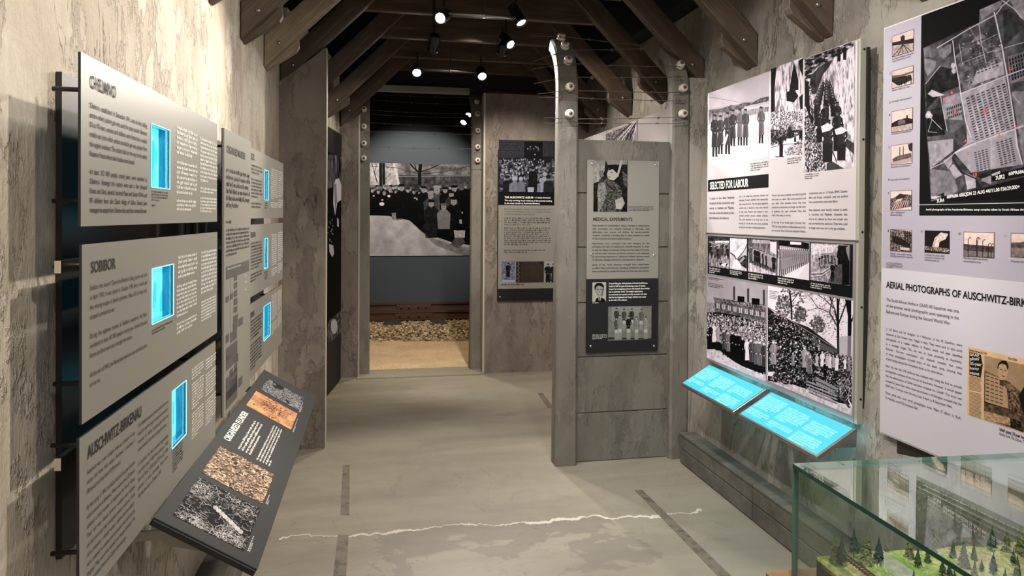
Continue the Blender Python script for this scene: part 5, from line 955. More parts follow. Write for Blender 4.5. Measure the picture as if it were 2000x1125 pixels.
# ---- boards on the same wall beyond the partition
z0, z1 = B4[1], B4[3]
for x0, x1, lab, ph in ((1142, 1243.6, 'white board beyond the partition, its photograph of rails showing over the top', 1), (1245.5, 1322, 'plain white board beyond the partition beside the right fence post', 0)):
    s0 = RF.px(x0, 240)[0]; s1 = RF.px(x1, 230)[0]; W = Board(RF, (s0, z0, s1, z1), 'exhibition_board', lab, 'exhibition board', 'boards on the right wall'); W.body('board_white', -.02, 0); W.body('housing_dark', -.04, -.02, (s0+.05, z0+.06, s1-.05, z1-.05), 'backing')
    if ph:
        a_ = RF.px(1183.5, 250); P = Pic(RF, (a_[0], z1-.42, s1-.004, z1-.01), 260, (900, 0, 2.63), .75, 81); P.a += P.n(14, .2); P.poly([(745, 690), (900, 625), (900, 760), (745, 760)], .5, 1, P.n(4, .6))
        for k in range(7): P.line([(700+k*34, 800), (900, 610+k*6)], 4, P.R.choice((.08, .9, .15)))
        outp(P, W, 'rails_print', 'greyscale photograph of railway lines')
# ---- blue lit reading plates
PB = V((1.928, 0, .688)); PFr = V((1.745, 0, .58)); GF = Frame((1.745, 3.9, .58), (.008, -1, 0), PB-PFr); gw = (PB-PFr).length
for x0, x1, lab in ((1388, 1499, 'tilted lit blue reading plate, the farther of two'), (1505, 1675, 'tilted lit blue reading plate, the nearer and longer of two')):
    s0 = GF.px(x0, {1388: 709, 1505: 764}[x0])[0]; s1 = GF.px(x1, {1499: 757, 1675: 833}[x1])[0]
    W = Board(GF, (s0, 0, s1, gw), 'reading_plate', lab, 'reading plate', 'lit blue reading plates on the right wall'); bevel(W.body('grey_steel', -.022, -.001, (s0, 0, s1, gw), 'tray'), .003); W.body('glow_blue', -.001, .0005, (s0+.010, .012, s1-.010, gw-.008), 'lit_face')
    P = Print(GF, .001); wd = (s1-s0-.04)/3
    for k in range(3): P.greek((s0+.02+k*wd, .035-.012*k, s0+.02+(k+.88)*wd, gw-.03-.012*k), 11, (7,) if k < 2 else (5,), cap=.5, bold=1.1, last=.8)
    P.done('small_print', 'glow_text', W.t)
    for s_ in (s0+.08, s1-.08): prism('bracket', [GF.p(s_, .05, -.022), GF.p(s_, gw, -.022), V((XR(.6)-.004, GF.p(s_, gw).y, .66)), V((XR(.5)-.004, GF.p(s_, gw).y, .58))], (0, -.006, 0), 'grey_steel', W.t)
    fbox('under_glow', Frame(GF.p(0, gw-.03, -.030), GF.d, -GF.n.cross(GF.d)), (s0+.03, -.004, s1-.03, .004), -.004, .004, 'glow_under', W.t)  # added emitter that tints the wall below the plate cyan
# ---- MEDICAL EXPERIMENTS on the partition
a = MF.px(1147.5, 312); b = MF.px(1283, 684); mr = (MF.px(1146, 500)[0], b[1], MF.px(1286, 500)[0], a[1]); W = Board(MF, mr, 'text_board', 'tall grey and black panel headed MEDICAL EXPERIMENTS on the slab partition', 'information panel')
zm = MF.px(1146, 545)[1]; W.body('board_grey', -.008, 0, (mr[0], zm, mr[2], mr[3]), 'upper_panel'); W.body('board_black', -.008, 0, (mr[0], mr[1], mr[2], zm), 'lower_panel')
W.head('MEDICAL EXPERIMENTS', 1158, 424.6, 431, 1235, 'ink_dark')
W.text(["Nazi doctors in concentration camps, working in collaboration", "with universities and research institutes in Germany, used", "defenceless men, women and children for pseudo-scientific", "research. Hundreds of inmates died or were maimed as a result", "of this cruel and inhumane experimentation.", "", "Experiments were conducted with total disregard for the", "principles and ethics of medical and scientific research. In order", "to test the effects of chemical warfare and the ability of humans", "to survive under extreme conditions, prisoners were subjected", "to excruciating experiments. Adults and children died as a result", "of infectious diseases induced for the purpose of 'research'.", "", "Some of the worst excesses emerged from experiments", "to affirm Nazi racial theories. Appalling sterilisation procedures", "were conducted on Jewish and Roma and Sinti men and women."], 1157, 437, 533, 1268, 'ink_dark', gap=.5, bold=1, cap=.5)
W.text(["Dr Josef Mengele, chief physician of Auschwitz-Birkenau,", "hoped to fulfil his goal of producing a race of 'perfect", "Aryans' by investigating persons with physical abnormalities", "and, in particular, twins. The sadistic experiments", "he conducted were painful, terribly traumatic and often", "fatal for the frightened and hungry children who made", "up the bulk of his subjects."], 1189, 551, 589, 1268.5, 'ink_white', just=False, bold=1)
W.greek([(1228, 402, 412.5, 1277, 4)], 'ink_dark'); W.greek([(1157, 590, 593, 1175, 1), (1156.5, 653, 663, 1185.6, 4)], 'ink_pale')
C7 = (1060, 260, 2.445); gp = dict(tint=(.72, .72, .68), lo=(.012, .012, .012))
P = Pic(MF, MF.rect((1159.5, 312), (1225, 413.8)), 460, C7, .10, 91); P.a += P.n(26, .12)
P.poly([(243, 128), (300, 128), (295, 180), (270, 230), (243, 240)], .65, 1, P.n(20, .2)); P.poly([(300, 128), (403, 128), (403, 150), (310, 152)], .62); P.poly([(314, 152), (345, 150), (318, 190), (312, 180)], .05)
P.poly([(318, 165), (345, 152), (368, 170), (362, 205), (340, 226), (312, 222), (306, 195)], .80); P.poly([(318, 160), (345, 148), (366, 165), (368, 200), (352, 190), (335, 172), (316, 178)], .06); P.line([(322, 186), (334, 190)], 4, .3); P.line([(312, 208), (322, 212)], 3, .3)
P.poly([(268, 180), (290, 178), (292, 205), (278, 215), (268, 200)], .5, 1, P.n(8, .3)); P.poly([(270, 220), (310, 215), (345, 235), (375, 260), (385, 350), (370, 376), (275, 376), (262, 300)], .30, 1, P.n(9, .45))
P.poly([(265, 240), (300, 235), (305, 290), (285, 350), (270, 376), (250, 376)], .6, .9, P.n(9, .3)); P.ell(320, 255, 16, 16, .35); P.line([(305, 245), (345, 275)], 7, .12); P.poly([(345, 320), (380, 305), (392, 335), (375, 365), (350, 360)], .75); [P.line([(352+k*8, 335), (350+k*7, 362)], 4, .85) for k in range(4)]; P.poly([(372, 128), (384, 128), (360, 210), (352, 205)], .8); P.poly([(380, 180), (403, 200), (403, 260), (385, 240)], .35, 1, P.n(12, .3)); P.poly([(243, 330), (262, 300), (262, 376), (243, 376)], .05)
P.out('patient_print', W.t, **gp, label='black and white photograph of a seated patient'); 
P = Pic(MF, MF.rect((1157, 551.6), (1183.5, 589)), 260, C7, .82, 92); P.poly([(250, 805), (255, 790), (262, 785), (283, 785), (298, 797), (300, 805)], .05); P.poly([(263, 780), (270, 792), (280, 780), (276, 800), (268, 800)], .85); P.line([(272, 788), (272, 803)], 4, .2)
P.poly([(250, 742), (253, 728), (270, 722), (288, 730), (291, 750), (286, 772), (272, 785), (258, 776), (250, 758)], .70); P.poly([(248, 750), (246, 730), (258, 716), (280, 715), (292, 728), (292, 752), (287, 735), (270, 728), (256, 732), (251, 748)], .04); P.line([(257, 746), (267, 746)], 2.6, .1); P.line([(275, 746), (285, 746)], 2.6, .1); P.line([(262, 768), (280, 768)], 2.5, .2); P.poly([(264, 765), (278, 765), (271, 771)], .85); P.line([(271, 748), (269, 760)], 2, .5); P.poly([(285, 740), (292, 745), (288, 775), (280, 782)], .35, .6)
P.out('portrait_print', W.t, **gp, label='small portrait photograph of a dark-haired man in a suit')
P = Pic(MF, MF.rect((1188, 599), (1272, 662.9)), 360, C7, .55, 93); P.a += P.n(30, .1); P.poly([(330, 829), (410, 829), (410, 900), (330, 900)], .72, .6); P.poly([(410, 829), (470, 829), (470, 880), (420, 880)], .8, .5); P.poly([(313, 975), (518, 980), (518, 985), (313, 985)], .2)
for x, y, h, c, fc in ((352, 940, 108, .25, .7), (388, 940, 104, .3, .65), (425, 935, 100, .2, .7), (470, 940, 102, .4, .7), (352, 985, 108, .35, .75), (368, 985, 120, .6, .75), (410, 984, 115, .08, .8), (448, 985, 112, .6, .75), (492, 982, 108, .65, .8)):
    P.person(x, y, h, c, fc, .15, .65, .24, False); P.poly([(x-7, y-h*.42), (x+7, y-h*.42), (x+8, y-h*.28), (x-8, y-h*.28)], .85)
P.out('children_print', W.t, **gp, label='black and white photograph of a group of children'); W.screws([(1156.5, 320), (1280.5, 322), (1154.5, 497), (1277.5, 499), (1153.5, 676), (1277.5, 675.6)])
# ---- THE AUSCHWITZ ALBUM on the back wall
ar = AF.rect((974.3, 272.7), (1092, 562.7)); fr_ = AF.rect((971.5, 534), (1092, 586)); W = Board(AF, (ar[0], fr_[1], ar[2], ar[3]), 'text_board', 'tall panel headed THE AUSCHWITZ ALBUM on the brown wall right of the doorway', 'information panel')
W.body('board_black', -.02, -.006, (fr_[0], fr_[1], ar[2], ar[3]-.1), 'backing'); W.body('board_grey', -.006, 0, ar, 'panel'); W.body('ink_black', 0, .0006, AF.rect((974.3, 272.7), (1092, 401.5)), 'title_ground')
W.head('THE AUSCHWITZ ALBUM', 985.4, 383, 387, 1041.6, 'ink_white'); W.head('- A unique document.', 1043.5, 384.2, 387.2, 1076, 'ink_white'); W.head('The only surviving visual evidence of the process leading', 985.4, 389.8, 392.8, 1078, 'ink_white'); W.head('to the mass murder at Auschwitz-Birkenau.', 985.2, 395.2, 398.2, 1055, 'ink_white')
W.text(["Most of the photographs on display in this section are taken from", "an album of 191 photographs stolen, by an incredible coincidence,", "was found by Auschwitz survivor Lilly Jacob."], 985, 406, 420.5, 1075.7, 'ink_dark'); W.greek([(985, 424, 441, 1075.7, 4), (984.6, 443.5, 479.5, 1075, 9), (984.4, 487, 495, 1065, 2), (979, 553.5, 558.5, 1062, 1)], 'ink_dark', bold=.8)
C8 = (960, 260, 3.31); P = Pic(AF, AF.rect((975, 272.7), (1092, 375.7)), 420, C8, .10, 101); P.poly([(50, 42), (410, 42), (410, 150), (50, 160)], .20, 1, P.n(6, .15, 3, .3)); P.poly([(210, 55), (330, 55), (330, 170), (210, 165)], .05)
for k in range(6): P.line([(50, 60+k*17), (200, 62+k*17)], 2, .08)
pts = [(P.R.uniform(50, 440), y+P.R.uniform(-6, 6), 13+(y-170)*.09) for y in range(172, 300, 14) for _ in range(16)]; P.crowd(pts, 1, coat=(.03, .35)); P.crowd([(P.R.uniform(215, 325), P.R.uniform(75, 140), 11) for _ in range(7)], 1)
for x, y, z, c in ((65, 350, 34, .3), (102, 290, 34, .1), (150, 300, 42, .55), (190, 300, 32, .5), (268, 230, 34, .08), (320, 310, 30, .6), (345, 270, 34, .7), (368, 290, 38, .15)): P.poly([(x-z*.9, 383), (x-z*.8, y+z*.7), (x-z*.3, y+z*.4), (x+z*.3, y+z*.4), (x+z*.8, y+z*.7), (x+z*.9, 383)], c, 1, P.n(8, .12)); P.ell(x, y, z*.42, z*.5, .55); P.ell(x, y-z*.2, z*.45, z*.36, .12 if c < .5 else .75)
P.poly([(232, 350), (275, 350), (272, 383), (234, 383)], .8); P.out('arrival_print', W.t, tint=(.70, .72, .80), lo=(.012, .012, .02), k=.001, label='blue-black photograph of a crowd in front of wagons')
P = Pic(AF, AF.rect((980, 510.8), (1006, 551.5)), 160, C8, .55, 102); P.a += P.n(6, .4, 3); P.person(108, 955, 118, .05, .6, .1, .5, .3); P.poly([(67, 950), (152, 950), (152, 965), (67, 965)], .85); P.out('woman_print', W.t, tint=(.66, .68, .80), lo=(.03, .03, .06), label='small blue photograph of a woman in a dark dress')
P = Pic(AF, AF.rect((1008, 510.8), (1062, 551.5)), 160, C8, .30, 103); P.a += P.n(30, .06); P.poly([(160, 830), (188, 830), (188, 965), (160, 965)], .25); [P.line([(168, 835+k*26), (180, 848+k*26), (168, 861+k*26)], 3, .8) for k in range(5)]; P.line([(188, 830), (188, 965)], 2, .1); P.poly([(300, 830), (337, 830), (337, 860)], .2); P.out('album_cover_print', W.t, tint=(.62, .55, .48), lo=(.02, .018, .016), label='photograph of the brown album cover')
P = Pic(AF, AF.rect((1063.6, 510.8), (1090, 551.5)), 160, C8, .8, 104); P.person(365, 990, 150, .1, .75, .1, .1, .34); P.person(402, 990, 150, .15, .75, .1, .1, .34); P.out('boys_print', W.t, tint=(.72, .72, .72), lo=(.012, .012, .012), label='small photograph of two boys')
W.screws([(976.5, 580), (977.5, 430)], .009)
# ---- the large mural photograph in the room beyond
mu = (UF.px(692, 400)[0], UF.px(820, 499.5)[1], UF.px(962, 400)[0], UF.px(820, 320)[1]); W = Board(UF, mu, 'mural_photograph', 'large black and white photograph of people queuing on a street, beyond the doorway', 'mural photograph'); W.body('board_edge_black', -.01, 0)
C9 = (720, 300, 5.355); P = Pic(UF, mu, 640, C9, .75, 111); P.a += P.n(60, .1); P.poly([(-200, 80), (1400, 80), (1400, 400), (-200, 400)], .48, 1, P.n(20, .28, 4)); P.poly([(300, 225), (1400, 225), (1400, 420), (300, 420)], .30, 1, P.n(14, .2, 4)); P.line([(300, 240), (1400, 228)], 8, .6); P.poly([(-200, 80), (110, 80), (110, 330), (-200, 330)], .80, 1, P.n(16, .25)); P.poly([(170, 80), (300, 80), (320, 330), (170, 330)], .72, 1, P.n(10, .35))
for x in (125, 157): P.line([(x, 90), (x+3, 345)], 26, .12)
P.line([(262, 95), (315, 320)], 24, .9); P.line([(535, 330), (532, 200), (545, 100)], 36, .07); P.line([(520, 190), (470, 150), (430, 100)], 14, .08); P.line([(545, 190), (640, 160), (750, 110)], 9, .1); P.line([(500, 190), (480, 110)], 10, .1); P.tree(90, 300, 300, 9, -.3, .12, 4); P.line([(30, 130), (300, 150), (540, 215), (800, 190), (1060, 130)], 4, .12)
P.poly([(-200, 640), (150, 655), (400, 690), (560, 800), (800, 900), (1060, 1000), (1400, 1060), (1400, 1080), (-200, 1080)], .78, 1, P.n(40, .14, 4)); P.poly([(440, 720), (600, 860), (900, 960), (1400, 1050), (1400, 1080), (1000, 1070), (700, 960)], .42, .6, P.n(10, .2))
P.poly([(-200, 360), (60, 360), (160, 400), (600, 400), (1080, 380), (1080, 960), (880, 930), (700, 870), (560, 820), (430, 700), (200, 650), (-200, 640)], .04)
P.crowd([(P.R.uniform(-150, 1060), 350+P.R.uniform(-15, 25), 44) for _ in range(26)], 1, face=(.55, .9), coat=(.03, .12), hats=(.04, .5)); P.crowd([(x, 385+(i % 3)*14, 54) for i, x in enumerate(range(40, 700, 62))], 1, face=(.6, .9), coat=(.03, .07), hats=(.04, .3))
for x, y, rx, ry in ((212, 445, 17, 14), (296, 442, 19, 14), (138, 527, 28, 20), (514, 475, 17, 14), (968, 617, 23, 13), (875, 655, 36, 14), (400, 505, 8, 18)): P.ell(x, y, rx, ry, .93)
P.poly([(240, 620), (355, 615), (350, 690), (300, 700), (245, 685)], .55, 1, P.n(7, .2)); P.line([(300, 620), (300, 700)], 3, .1)
def figure(x, top, z, coat, bot, hat, fc=.62):
    P.poly([(x-z*.7, bot), (x-z*.85, top+z*1.1), (x-z*.4, top+z*.62), (x+z*.4, top+z*.62), (x+z*.85, top+z*1.1), (x+z*.75, bot)], coat, 1, P.n(10, .08)); P.ell(x, top+z*.32, z*.33, z*.42, fc); P.ell(x-z*.12, top+z*.30, z*.06, z*.04, .25); P.ell(x+z*.1, top+z*.30, z*.06, z*.04, .25); P.ell(x, top+z*.55, z*.1, z*.02, .35)
    P.ell(x, top-z*.04, z*.46, z*.17, hat)
for a_ in ((715, 352, 100, .32, 640, .62), (575, 355, 78, .05, 700, .04), (895, 348, 80, .05, 600, .04), (800, 365, 70, .06, 620, .05), (648, 412, 88, .28, 700, .6), (345, 335, 80, .04, 680, .04), (865, 405, 82, .22, 700, .08), (890, 470, 100, .06, 880, .05), (655, 500, 84, .12, 880, .06), (785, 535, 84, .52, 790, .4)): figure(*a_)
P.line([(768, 790), (772, 885)], 24, .06); P.line([(805, 790), (805, 880)], 24, .06); P.line([(960, 690), (965, 740)], 28, .7); P.poly([(970, 470), (1060, 430), (1250, 440), (1250, 990), (1010, 900)], .03); P.ell(1065, 400, 34, 42, .04)
P.poly([(890, 800), (1010, 800), (1005, 880), (900, 880)], .72, 1, P.n(5, .2)); P.poly([(925, 730), (990, 735), (1010, 800), (920, 805)], .05); P.poly([(855, 950), (900, 885), (990, 880), (1010, 930), (940, 990)], .36, 1, P.n(8, .15)); P.poly([(540, 800), (600, 715), (680, 715), (690, 830), (600, 850)], .12, 1, P.n(12, .15)); P.line([(610, 860), (600, 880)], 20, .3); P.contrast(1.1)
P.out('mural_print', W.t, tint=(.80, .76, .74), lo=(.012, .012, .012), k=.001, rough=.5)
# ---- dark mural board on the wall beyond the left partition
DF = Frame((-.600+.035, 4.92, 0), (.14, 1, 0)); a_ = DF.px(639, 246); b_ = DF.px(667, 300); c_ = DF.px(663, 741); dr = (.10, .02, b_[0], a_[1]); W = Board(DF, dr, 'mural_board', 'tall black board with a photograph of a person in a white headscarf beyond the partition', 'mural board'); W.body('board_black', -.02, 0)
P = Pic(DF, (dr[0]+.01, .45, dr[2]-.005, DF.px(655, 302)[1]), 620, (520, 100, 2.679), .04, 121)
P.poly([(320, 540), (395, 545), (395, 700), (320, 720)], .25, 1, P.n(6, .7, 3, 6)); P.poly([(362, 670), (380, 665), (393, 700), (392, 780), (372, 790), (360, 860), (350, 800), (352, 720)], .95); P.poly([(355, 700), (366, 690), (370, 780), (360, 850)], .6); P.poly([(370, 870), (380, 880), (380, 920), (370, 915)], .8); P.poly([(328, 1010), (350, 1015), (355, 1060), (345, 1078), (330, 1050)], .85)
P.poly([(320, 1420), (395, 1350), (395, 1500), (320, 1570)], .35, 1, P.n(10, .5)); P.ell(355, 1440, 18, 40, .85)
for k in range(14): P.ell(P.R.uniform(320, 350), P.R.uniform(880, 1000), 3, 3, .7)
P.out('headscarf_print', W.t, tint=(.86, .84, .88), lo=(.012, .012, .014))
# ------------------------------------------------------------------ glass case with the landscape model
def glass_mat():
    m = bpy.data.materials.new('case_glass'); m.use_nodes = True; MATS['case_glass'] = m; t = m.node_tree; n = t.nodes; l = t.links; n.clear()
    o = n.new('ShaderNodeOutputMaterial'); tr = n.new('ShaderNodeBsdfTransparent'); tr.inputs[0].default_value = (.93, .975, .955, 1); gl = n.new('ShaderNodeBsdfGlossy'); gl.inputs['Roughness'].default_value = .01; gl.inputs[0].default_value = (.95, 1, .97, 1)
    ge = n.new('ShaderNodeNewGeometry'); d = n.new('ShaderNodeVectorMath'); d.operation = 'DOT_PRODUCT'; l.new(ge.outputs['Normal'], d.inputs[0]); l.new(ge.outputs['Incoming'], d.inputs[1])
    def ma(op, a, b=None):
        q = n.new('ShaderNodeMath'); q.operation = op
        for i, v in enumerate((a, b)):
            if v is None: continue
            if isinstance(v, (int, float)): q.inputs[i].default_value = v
            else: l.new(v, q.inputs[i])
        return q.outputs[0]
    c = ma('ABSOLUTE', d.outputs['Value']); r = ma('ADD', ma('MULTIPLY', ma('POWER', ma('SUBTRACT', 1, c), 4.2), .96), .045)
    mx = n.new('ShaderNodeMixShader'); l.new(r, mx.inputs[0]); l.new(tr.outputs[0], mx.inputs[1]); l.new(gl.outputs[0], mx.inputs[2]); l.new(mx.outputs[0], o.inputs[0])
glass_mat(); simple('glass_edge', (.020, .075, .058), .12, spec=.8); simple('glass_edge_light', (.10, .19, .16), .15, spec=.8)
GZ = 1.077; A = hit(1548, 905, (0, 0, GZ), (0, 0, 1)); B_ = hit(1900, 1125, (0, 0, GZ), (0, 0, 1)); C_ = hit(2000, 884, (0, 0, GZ), (0, 0, 1))
e1 = (B_-A).normalized(); e2 = (C_-A).normalized(); L1, L2_ = .88, .98; TT = .855
case = empty('display_case', tuple(A+e1*L1/2+e2*L2_/2-V((0, 0, GZ))), 'clear glass display case over the landscape model, on a wooden table', 'display case')
def pane(name, o, a, b, th, edges):
    """pane spanned by vectors a, b from o with thickness vector th; edge faces in edge glass"""
    q = [o, o+a, o+a+b, o+b]; vs = q+[p+th for p in q]
    m = mesh(name, vs, BOXF, 'case_glass', case, mats=['case_glass', 'glass_edge', 'glass_edge_light'], midx=[0, 0]+list(edges)); return m
T = .008
pane('top_pane', A-V((0, 0, T)), e1*L1, e2*L2_, V((0, 0, T)), (1, 2, 2, 2))
hz = V((0, 0, GZ-T-TT)); bz = V((0, 0, TT-GZ))
pane('side_pane', A+bz, e1*L1, hz, e2*T, (1, 2, 2, 2)); pane('side_pane', A+bz+e2*(L2_-T), e1*L1, hz, e2*T, (2, 2, 2, 2))
pane('side_pane', A+bz+e2*T, e2*(L2_-2*T), hz, e1*T, (2, 2, 2, 2)); pane('side_pane', A+bz+e2*T+e1*(L1-T), e2*(L2_-2*T), hz, e1*T, (2, 2, 2, 2))
tb_ = empty('display_table', (case.location.x, case.location.y, 0), 'brown wooden table carrying the glass case', 'table')
def slab(name, o, a, b, z0, z1, mat, parent): q = [V((p.x, p.y, z0)) for p in (o, o+a, o+a+b, o+b)]; return mesh(name, q+[p+V((0, 0, z1-z0)) for p in q], BOXF, mat, parent)
o_ = A-e1*.035-e2*.035; bevel(slab('table_top', o_, e1*(L1+.07), e2*(L2_+.07), TT-.045, TT, 'table_wood', tb_), .004)
bevel(slab('pedestal', A+e1*.16+e2*.16, e1*(L1-.32), e2*(L2_-.32), 0, TT-.045, 'case_side', tb_), .004)
MZ = .933; M0 = hit(1595, 1087, (0, 0, MZ), (0, 0, 1)); ML1, ML2 = L1-.14, L2_-(M0-A).dot(e2)-.05
dio = empty('landscape_model', (M0.x+.3, M0.y-.3, TT), 'green model landscape with a railway line and a road inside the glass case', 'scale model')
slab('base_block', M0, e1*ML1, e2*ML2, TT, MZ-.006, 'case_side', dio)
def tpos(x, y, z=MZ): q = hit(1520+x/4.1667, 860+y/4.1667, (0, 0, z), (0, 0, 1)); return (q-M0).dot(e1), (q-M0).dot(e2)
r0 = tpos(560, 985)[1]; rd0 = tpos(880, 990)[1]
def hgt(a, b):
    h = .004*math.sin(a*31)*math.sin(b*27)+.003*math.sin(a*70+b*50)
    for c, wd in ((r0, .014), (rd0, .022)): h *= min(1, max(0, (abs(b-c)-wd)/.03))
    return h
g = G('model_turf'); v = g.geo(); n1 = g.noise(v, 9, 5, .6); n2 = g.noise(v, 120, 4, .7); c = g.ramp(n1, [(.36, (.60, .47, .24)), (.46, (.64, .60, .26)), (.53, (.34, .46, .09)), (.68, (.19, .29, .05))]); c = g.mix(g.ramp(n2, [(.35, .6), (.6, 0)]), c, (.09, .11, .03)); g.col(c); g.rough(.95); g.bump(n2, .6, .004)
g = G('model_road'); g.col(g.ramp(g.noise(g.geo(), 60, 4), [(.35, (.30, .28, .22)), (.65, (.44, .42, .33))])); g.rough(.9)
g = G('model_earth'); g.col(g.ramp(g.noise(g.geo(), 90, 4), [(.35, (.30, .21, .12)), (.65, (.55, .42, .24))])); g.rough(.95)
N = 60; vs = []; fs = []
for i in range(N+1):
    for j in range(N+1): a_, b_ = ML1*i/N, ML2*j/N; vs.append(M0+e1*a_+e2*b_+V((0, 0, hgt(a_, b_))))
nn = len(vs)
for i in range(N):
    for j in range(N): k = i*(N+1)+j; fs.append((k, k+1, k+N+2, k+N+1))
bd = [i*(N+1) for i in range(N+1)]+[N*(N+1)+j for j in range(1, N+1)]+[i*(N+1)+N for i in range(N-1, -1, -1)]+[j for j in range(N-1, 0, -1)]
for k in bd: vs.append(V((vs[k].x, vs[k].y, MZ-.012)))
for i in range(len(bd)): j = (i+1) % len(bd); fs.append((bd[i], bd[j], nn+j, nn+i))
mesh('turf', vs, fs, 'model_turf', dio, smooth=True)
mesh('embankment', [M0+e1*a_+e2*(r0+q)+V((0, 0, z)) for a_ in (0.001, ML1) for q, z in ((-.017, -.003), (-.010, .0055), (.010, .0055), (.017, -.003))], [(0, 1, 5, 4), (1, 2, 6, 5), (2, 3, 7, 6), (0, 3, 2, 1), (4, 5, 6, 7), (0, 4, 7, 3)], 'model_earth', dio)
rl = mesh('railway_line', [p for q in (-.005, .005) for p in hexa(M0+e1*.002+e2*(r0+q-.0008)+V((0, 0, .0065)), M0+e1*ML1+e2*(r0+q-.0008)+V((0, 0, .0065)), M0+e1*ML1+e2*(r0+q+.0008)+V((0, 0, .0065)), M0+e1*.002+e2*(r0+q+.0008)+V((0, 0, .0065)), (0, 0, .002))], BOXF+[tuple(i+8 for i in f) for f in BOXF], 'rail_rust', dio)
vs = []; fs = []
for k in range(110):
    a_ = .004+k*.0074; n = len(vs); vs += hexa(M0+e1*a_+e2*(r0-.008)+V((0, 0, .0055)), M0+e1*(a_+.003)+e2*(r0-.008)+V((0, 0, .0055)), M0+e1*(a_+.003)+e2*(r0+.008)+V((0, 0, .0055)), M0+e1*a_+e2*(r0+.008)+V((0, 0, .0055)), (0, 0, .0012)); fs += [tuple(i+n for i in f) for f in BOXF]
tag(mesh('sleepers', vs, fs, 'sleeper_wood', rl), kind='stuff')
mesh('road', [M0+e1*a_+e2*(rd0+q)+V((0, 0, z)) for a_ in (0.001, ML1) for q, z in ((-.024, -.003), (-.018, .0035), (.018, .0035), (.024, -.003))], [(0, 1, 5, 4), (1, 2, 6, 5), (2, 3, 7, 6), (0, 3, 2, 1), (4, 5, 6, 7), (0, 4, 7, 3)], 'model_road', dio)
# miniature conifers
for nm, a_, b_ in (('needles_dark', (.016, .028, .020), (.045, .075, .050)), ('needles_olive', (.06, .07, .025), (.22, .22, .09)), ('needles_mid', (.03, .05, .018), (.10, .13, .05))):
    g = G(nm); g.col(g.ramp(g.noise(g.geo(), 260, 3, .7), [(.35, a_), (.65, b_)])); g.rough(.9)
simple('bark', (.05, .035, .02), .9)
def conifer(h, fat, seed, mat, bare):
    R = random.Random(seed); t = empty('miniature_tree', (0, 0, 0)); vs, fs = lathe_data((0, 0, -.003), (0, 0, 1), [(0, h*.022), (h*.6, h*.014), (h*.97, h*.004)], 6); mesh('trunk', vs, fs, 'bark', t)
    V_ = []; F_ = []; tiers = 11
    for k in range(tiers):
        f = k/(tiers-1); z = h*(bare+(1-bare)*f*.94); r = h*fat*(1-f)**.85*R.uniform(.85, 1.15)+h*.018; m = 9 if f < .7 else 7
        for b in range(m):
            a_ = b*2*math.pi/m+R.uniform(-.35, .35)+k; rr = r*R.uniform(.65, 1.15); wd = r*.42; dr_ = h*.075*R.uniform(.6, 1.5); up = h*.07
            c, s_ = math.cos(a_), math.sin(a_); n = len(V_)
            V_ += [(0, 0, z+up), (c*rr*.55-s_*wd, s_*rr*.55+c*wd, z-dr_*.3), (c*rr, s_*rr, z-dr_), (c*rr*.55+s_*wd, s_*rr*.55-c*wd, z-dr_*.3), (c*rr*.45, s_*rr*.45, z+up*.45), (c*rr*.5, s_*rr*.5, z-dr_*.9)]
            F_ += [(n, n+1, n+4), (n+1, n+2, n+4), (n+2, n+3, n+4), (n+3, n, n+4), (n, n+5, n+1), (n+1, n+5, n+2), (n+2, n+5, n+3), (n+3, n+5, n)]
    mesh('foliage', V_, F_, mat, t); return t
protos = {}
lst = [(455, 1000, 262, 0), (510, 1022, 262, 1), (608, 948, 250, 1), (712, 1000, 285, 2), (805, 1010, 248, 1), (1050, 930, 215, 0), (1115, 1012, 185, 1), (1195, 965, 160, 3), (1310, 1100, 170, 1), (1365, 1105, 150, 1), (1135, 850, 170, 0), (1320, 850, 205, 1), (1430, 812, 180, 1), (1480, 1010, 250, 3), (1550, 850, 160, 1), (1640, 800, 190, 1), (1750, 790, 165, 1), (1820, 890, 200, 0), (1930, 890, 270, 0), (1620, 1060, 120, 1), (1710, 1090, 195, 1), (1900, 1100, 215, 3), (1705, 885, 215, 1), (1395, 950, 160, 3), (1560, 960, 150, 3), (1985, 960, 160, 1), (1240, 900, 180, 0), (1980, 800, 150, 1), (1870, 1010, 150, 1), (2080, 900, 220, 0), (2150, 1050, 230, 1), (2250, 960, 230, 3), (2060, 1120, 200, 0), (1560, 1180, 220, 0), (1800, 1250, 240, 1), (2000, 1320, 230, 3), (1400, 1260, 230, 1), (2300, 1200, 230, 0), (1150, 1230, 200, 3)]
kinds = [(.22, 'needles_olive', .10), (.17, 'needles_dark', .28), (.24, 'needles_olive', .12), (.19, 'needles_mid', .15)]
tl_ = {0: 'bushy olive green model fir', 1: 'slender dark blue-green model fir', 3: 'mid green model fir'}
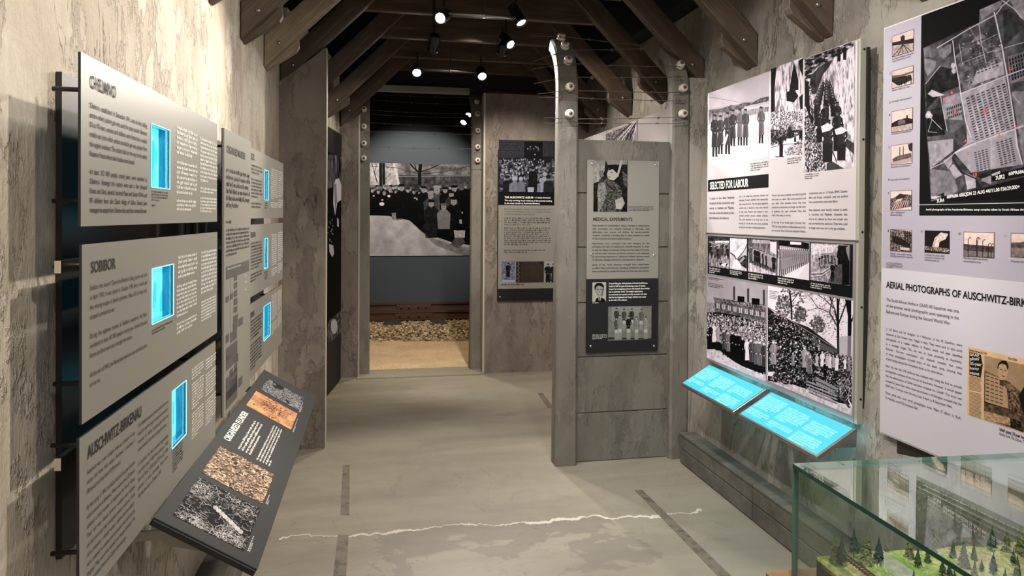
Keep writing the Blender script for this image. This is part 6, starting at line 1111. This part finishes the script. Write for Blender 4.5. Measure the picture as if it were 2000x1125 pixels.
firsts = {455: 'olive model fir nearest the left edge of the model landscape', 510: 'dark slender model fir beside the leftmost olive one', 608: 'dark model fir at the back left, behind the railway line', 712: 'largest olive model fir between the railway line and the road', 805: 'dark slender model fir at the near side of the road'}
for i, (x, y, h, k) in enumerate(lst):
    a_, b_ = tpos(x, y)
    if not (.003 < a_ < ML1-.015 and .003 < b_ < ML2-.015): continue
    if abs(b_-r0) < .014: b_ = r0+(.018 if b_ > r0 else -.018)
    if abs(b_-rd0) < .022: b_ = rd0+(.028 if b_ > rd0 else -.028)
    q = M0+e1*a_+e2*b_; dist = (q-V((0, 0, EYE))).dot(_F); H = h/4.1667*dist/FPX
    if k not in protos: t = conifer(.07, kinds[k][0], 50+k, kinds[k][1], kinds[k][2]); protos[k] = t
    else: t = copy_tree(protos[k])
    t.location = (q.x, q.y, MZ+hgt(a_, b_)-.001); t.scale = (H/.07,)*3; t.rotation_euler.z = i*1.7; t['category'] = 'model tree'
    if x in firsts: t['label'] = firsts[x]; t['group'] = 'model firs at the left of the landscape'
    else: kk = 0 if k == 2 else k; t['label'] = tl_[kk]+' on the turf right of the road'; t['group'] = {0: 'bushy', 1: 'slender', 3: 'mid green'}[kk]+' model firs right of the road'
# low white-flowered scrub by the line and road
R = random.Random(9); V_ = []; F_ = []
for k in range(420):
    c = R.choice((r0+.035, rd0-.045, rd0+.05, r0+.05)); a_, b_ = R.uniform(.03, ML1-.03), c+R.gauss(0, .012)
    if not .01 < b_ < ML2-.01: continue
    q = M0+e1*a_+e2*b_+V((0, 0, hgt(a_, b_))); s_ = R.uniform(.0015, .0045); n = len(V_)
    V_ += [q+V((s_, 0, 0)), q+V((-s_*.5, s_*.9, 0)), q+V((-s_*.5, -s_*.9, 0)), q+V((R.uniform(-.5, .5)*s_, 0, s_*1.8))]; F_ += [(n, n+1, n+3), (n+1, n+2, n+3), (n+2, n, n+3)]
simple('scrub', (.62, .58, .42), .9); tag(mesh('scrub', V_, F_, 'scrub', dio), kind='stuff')
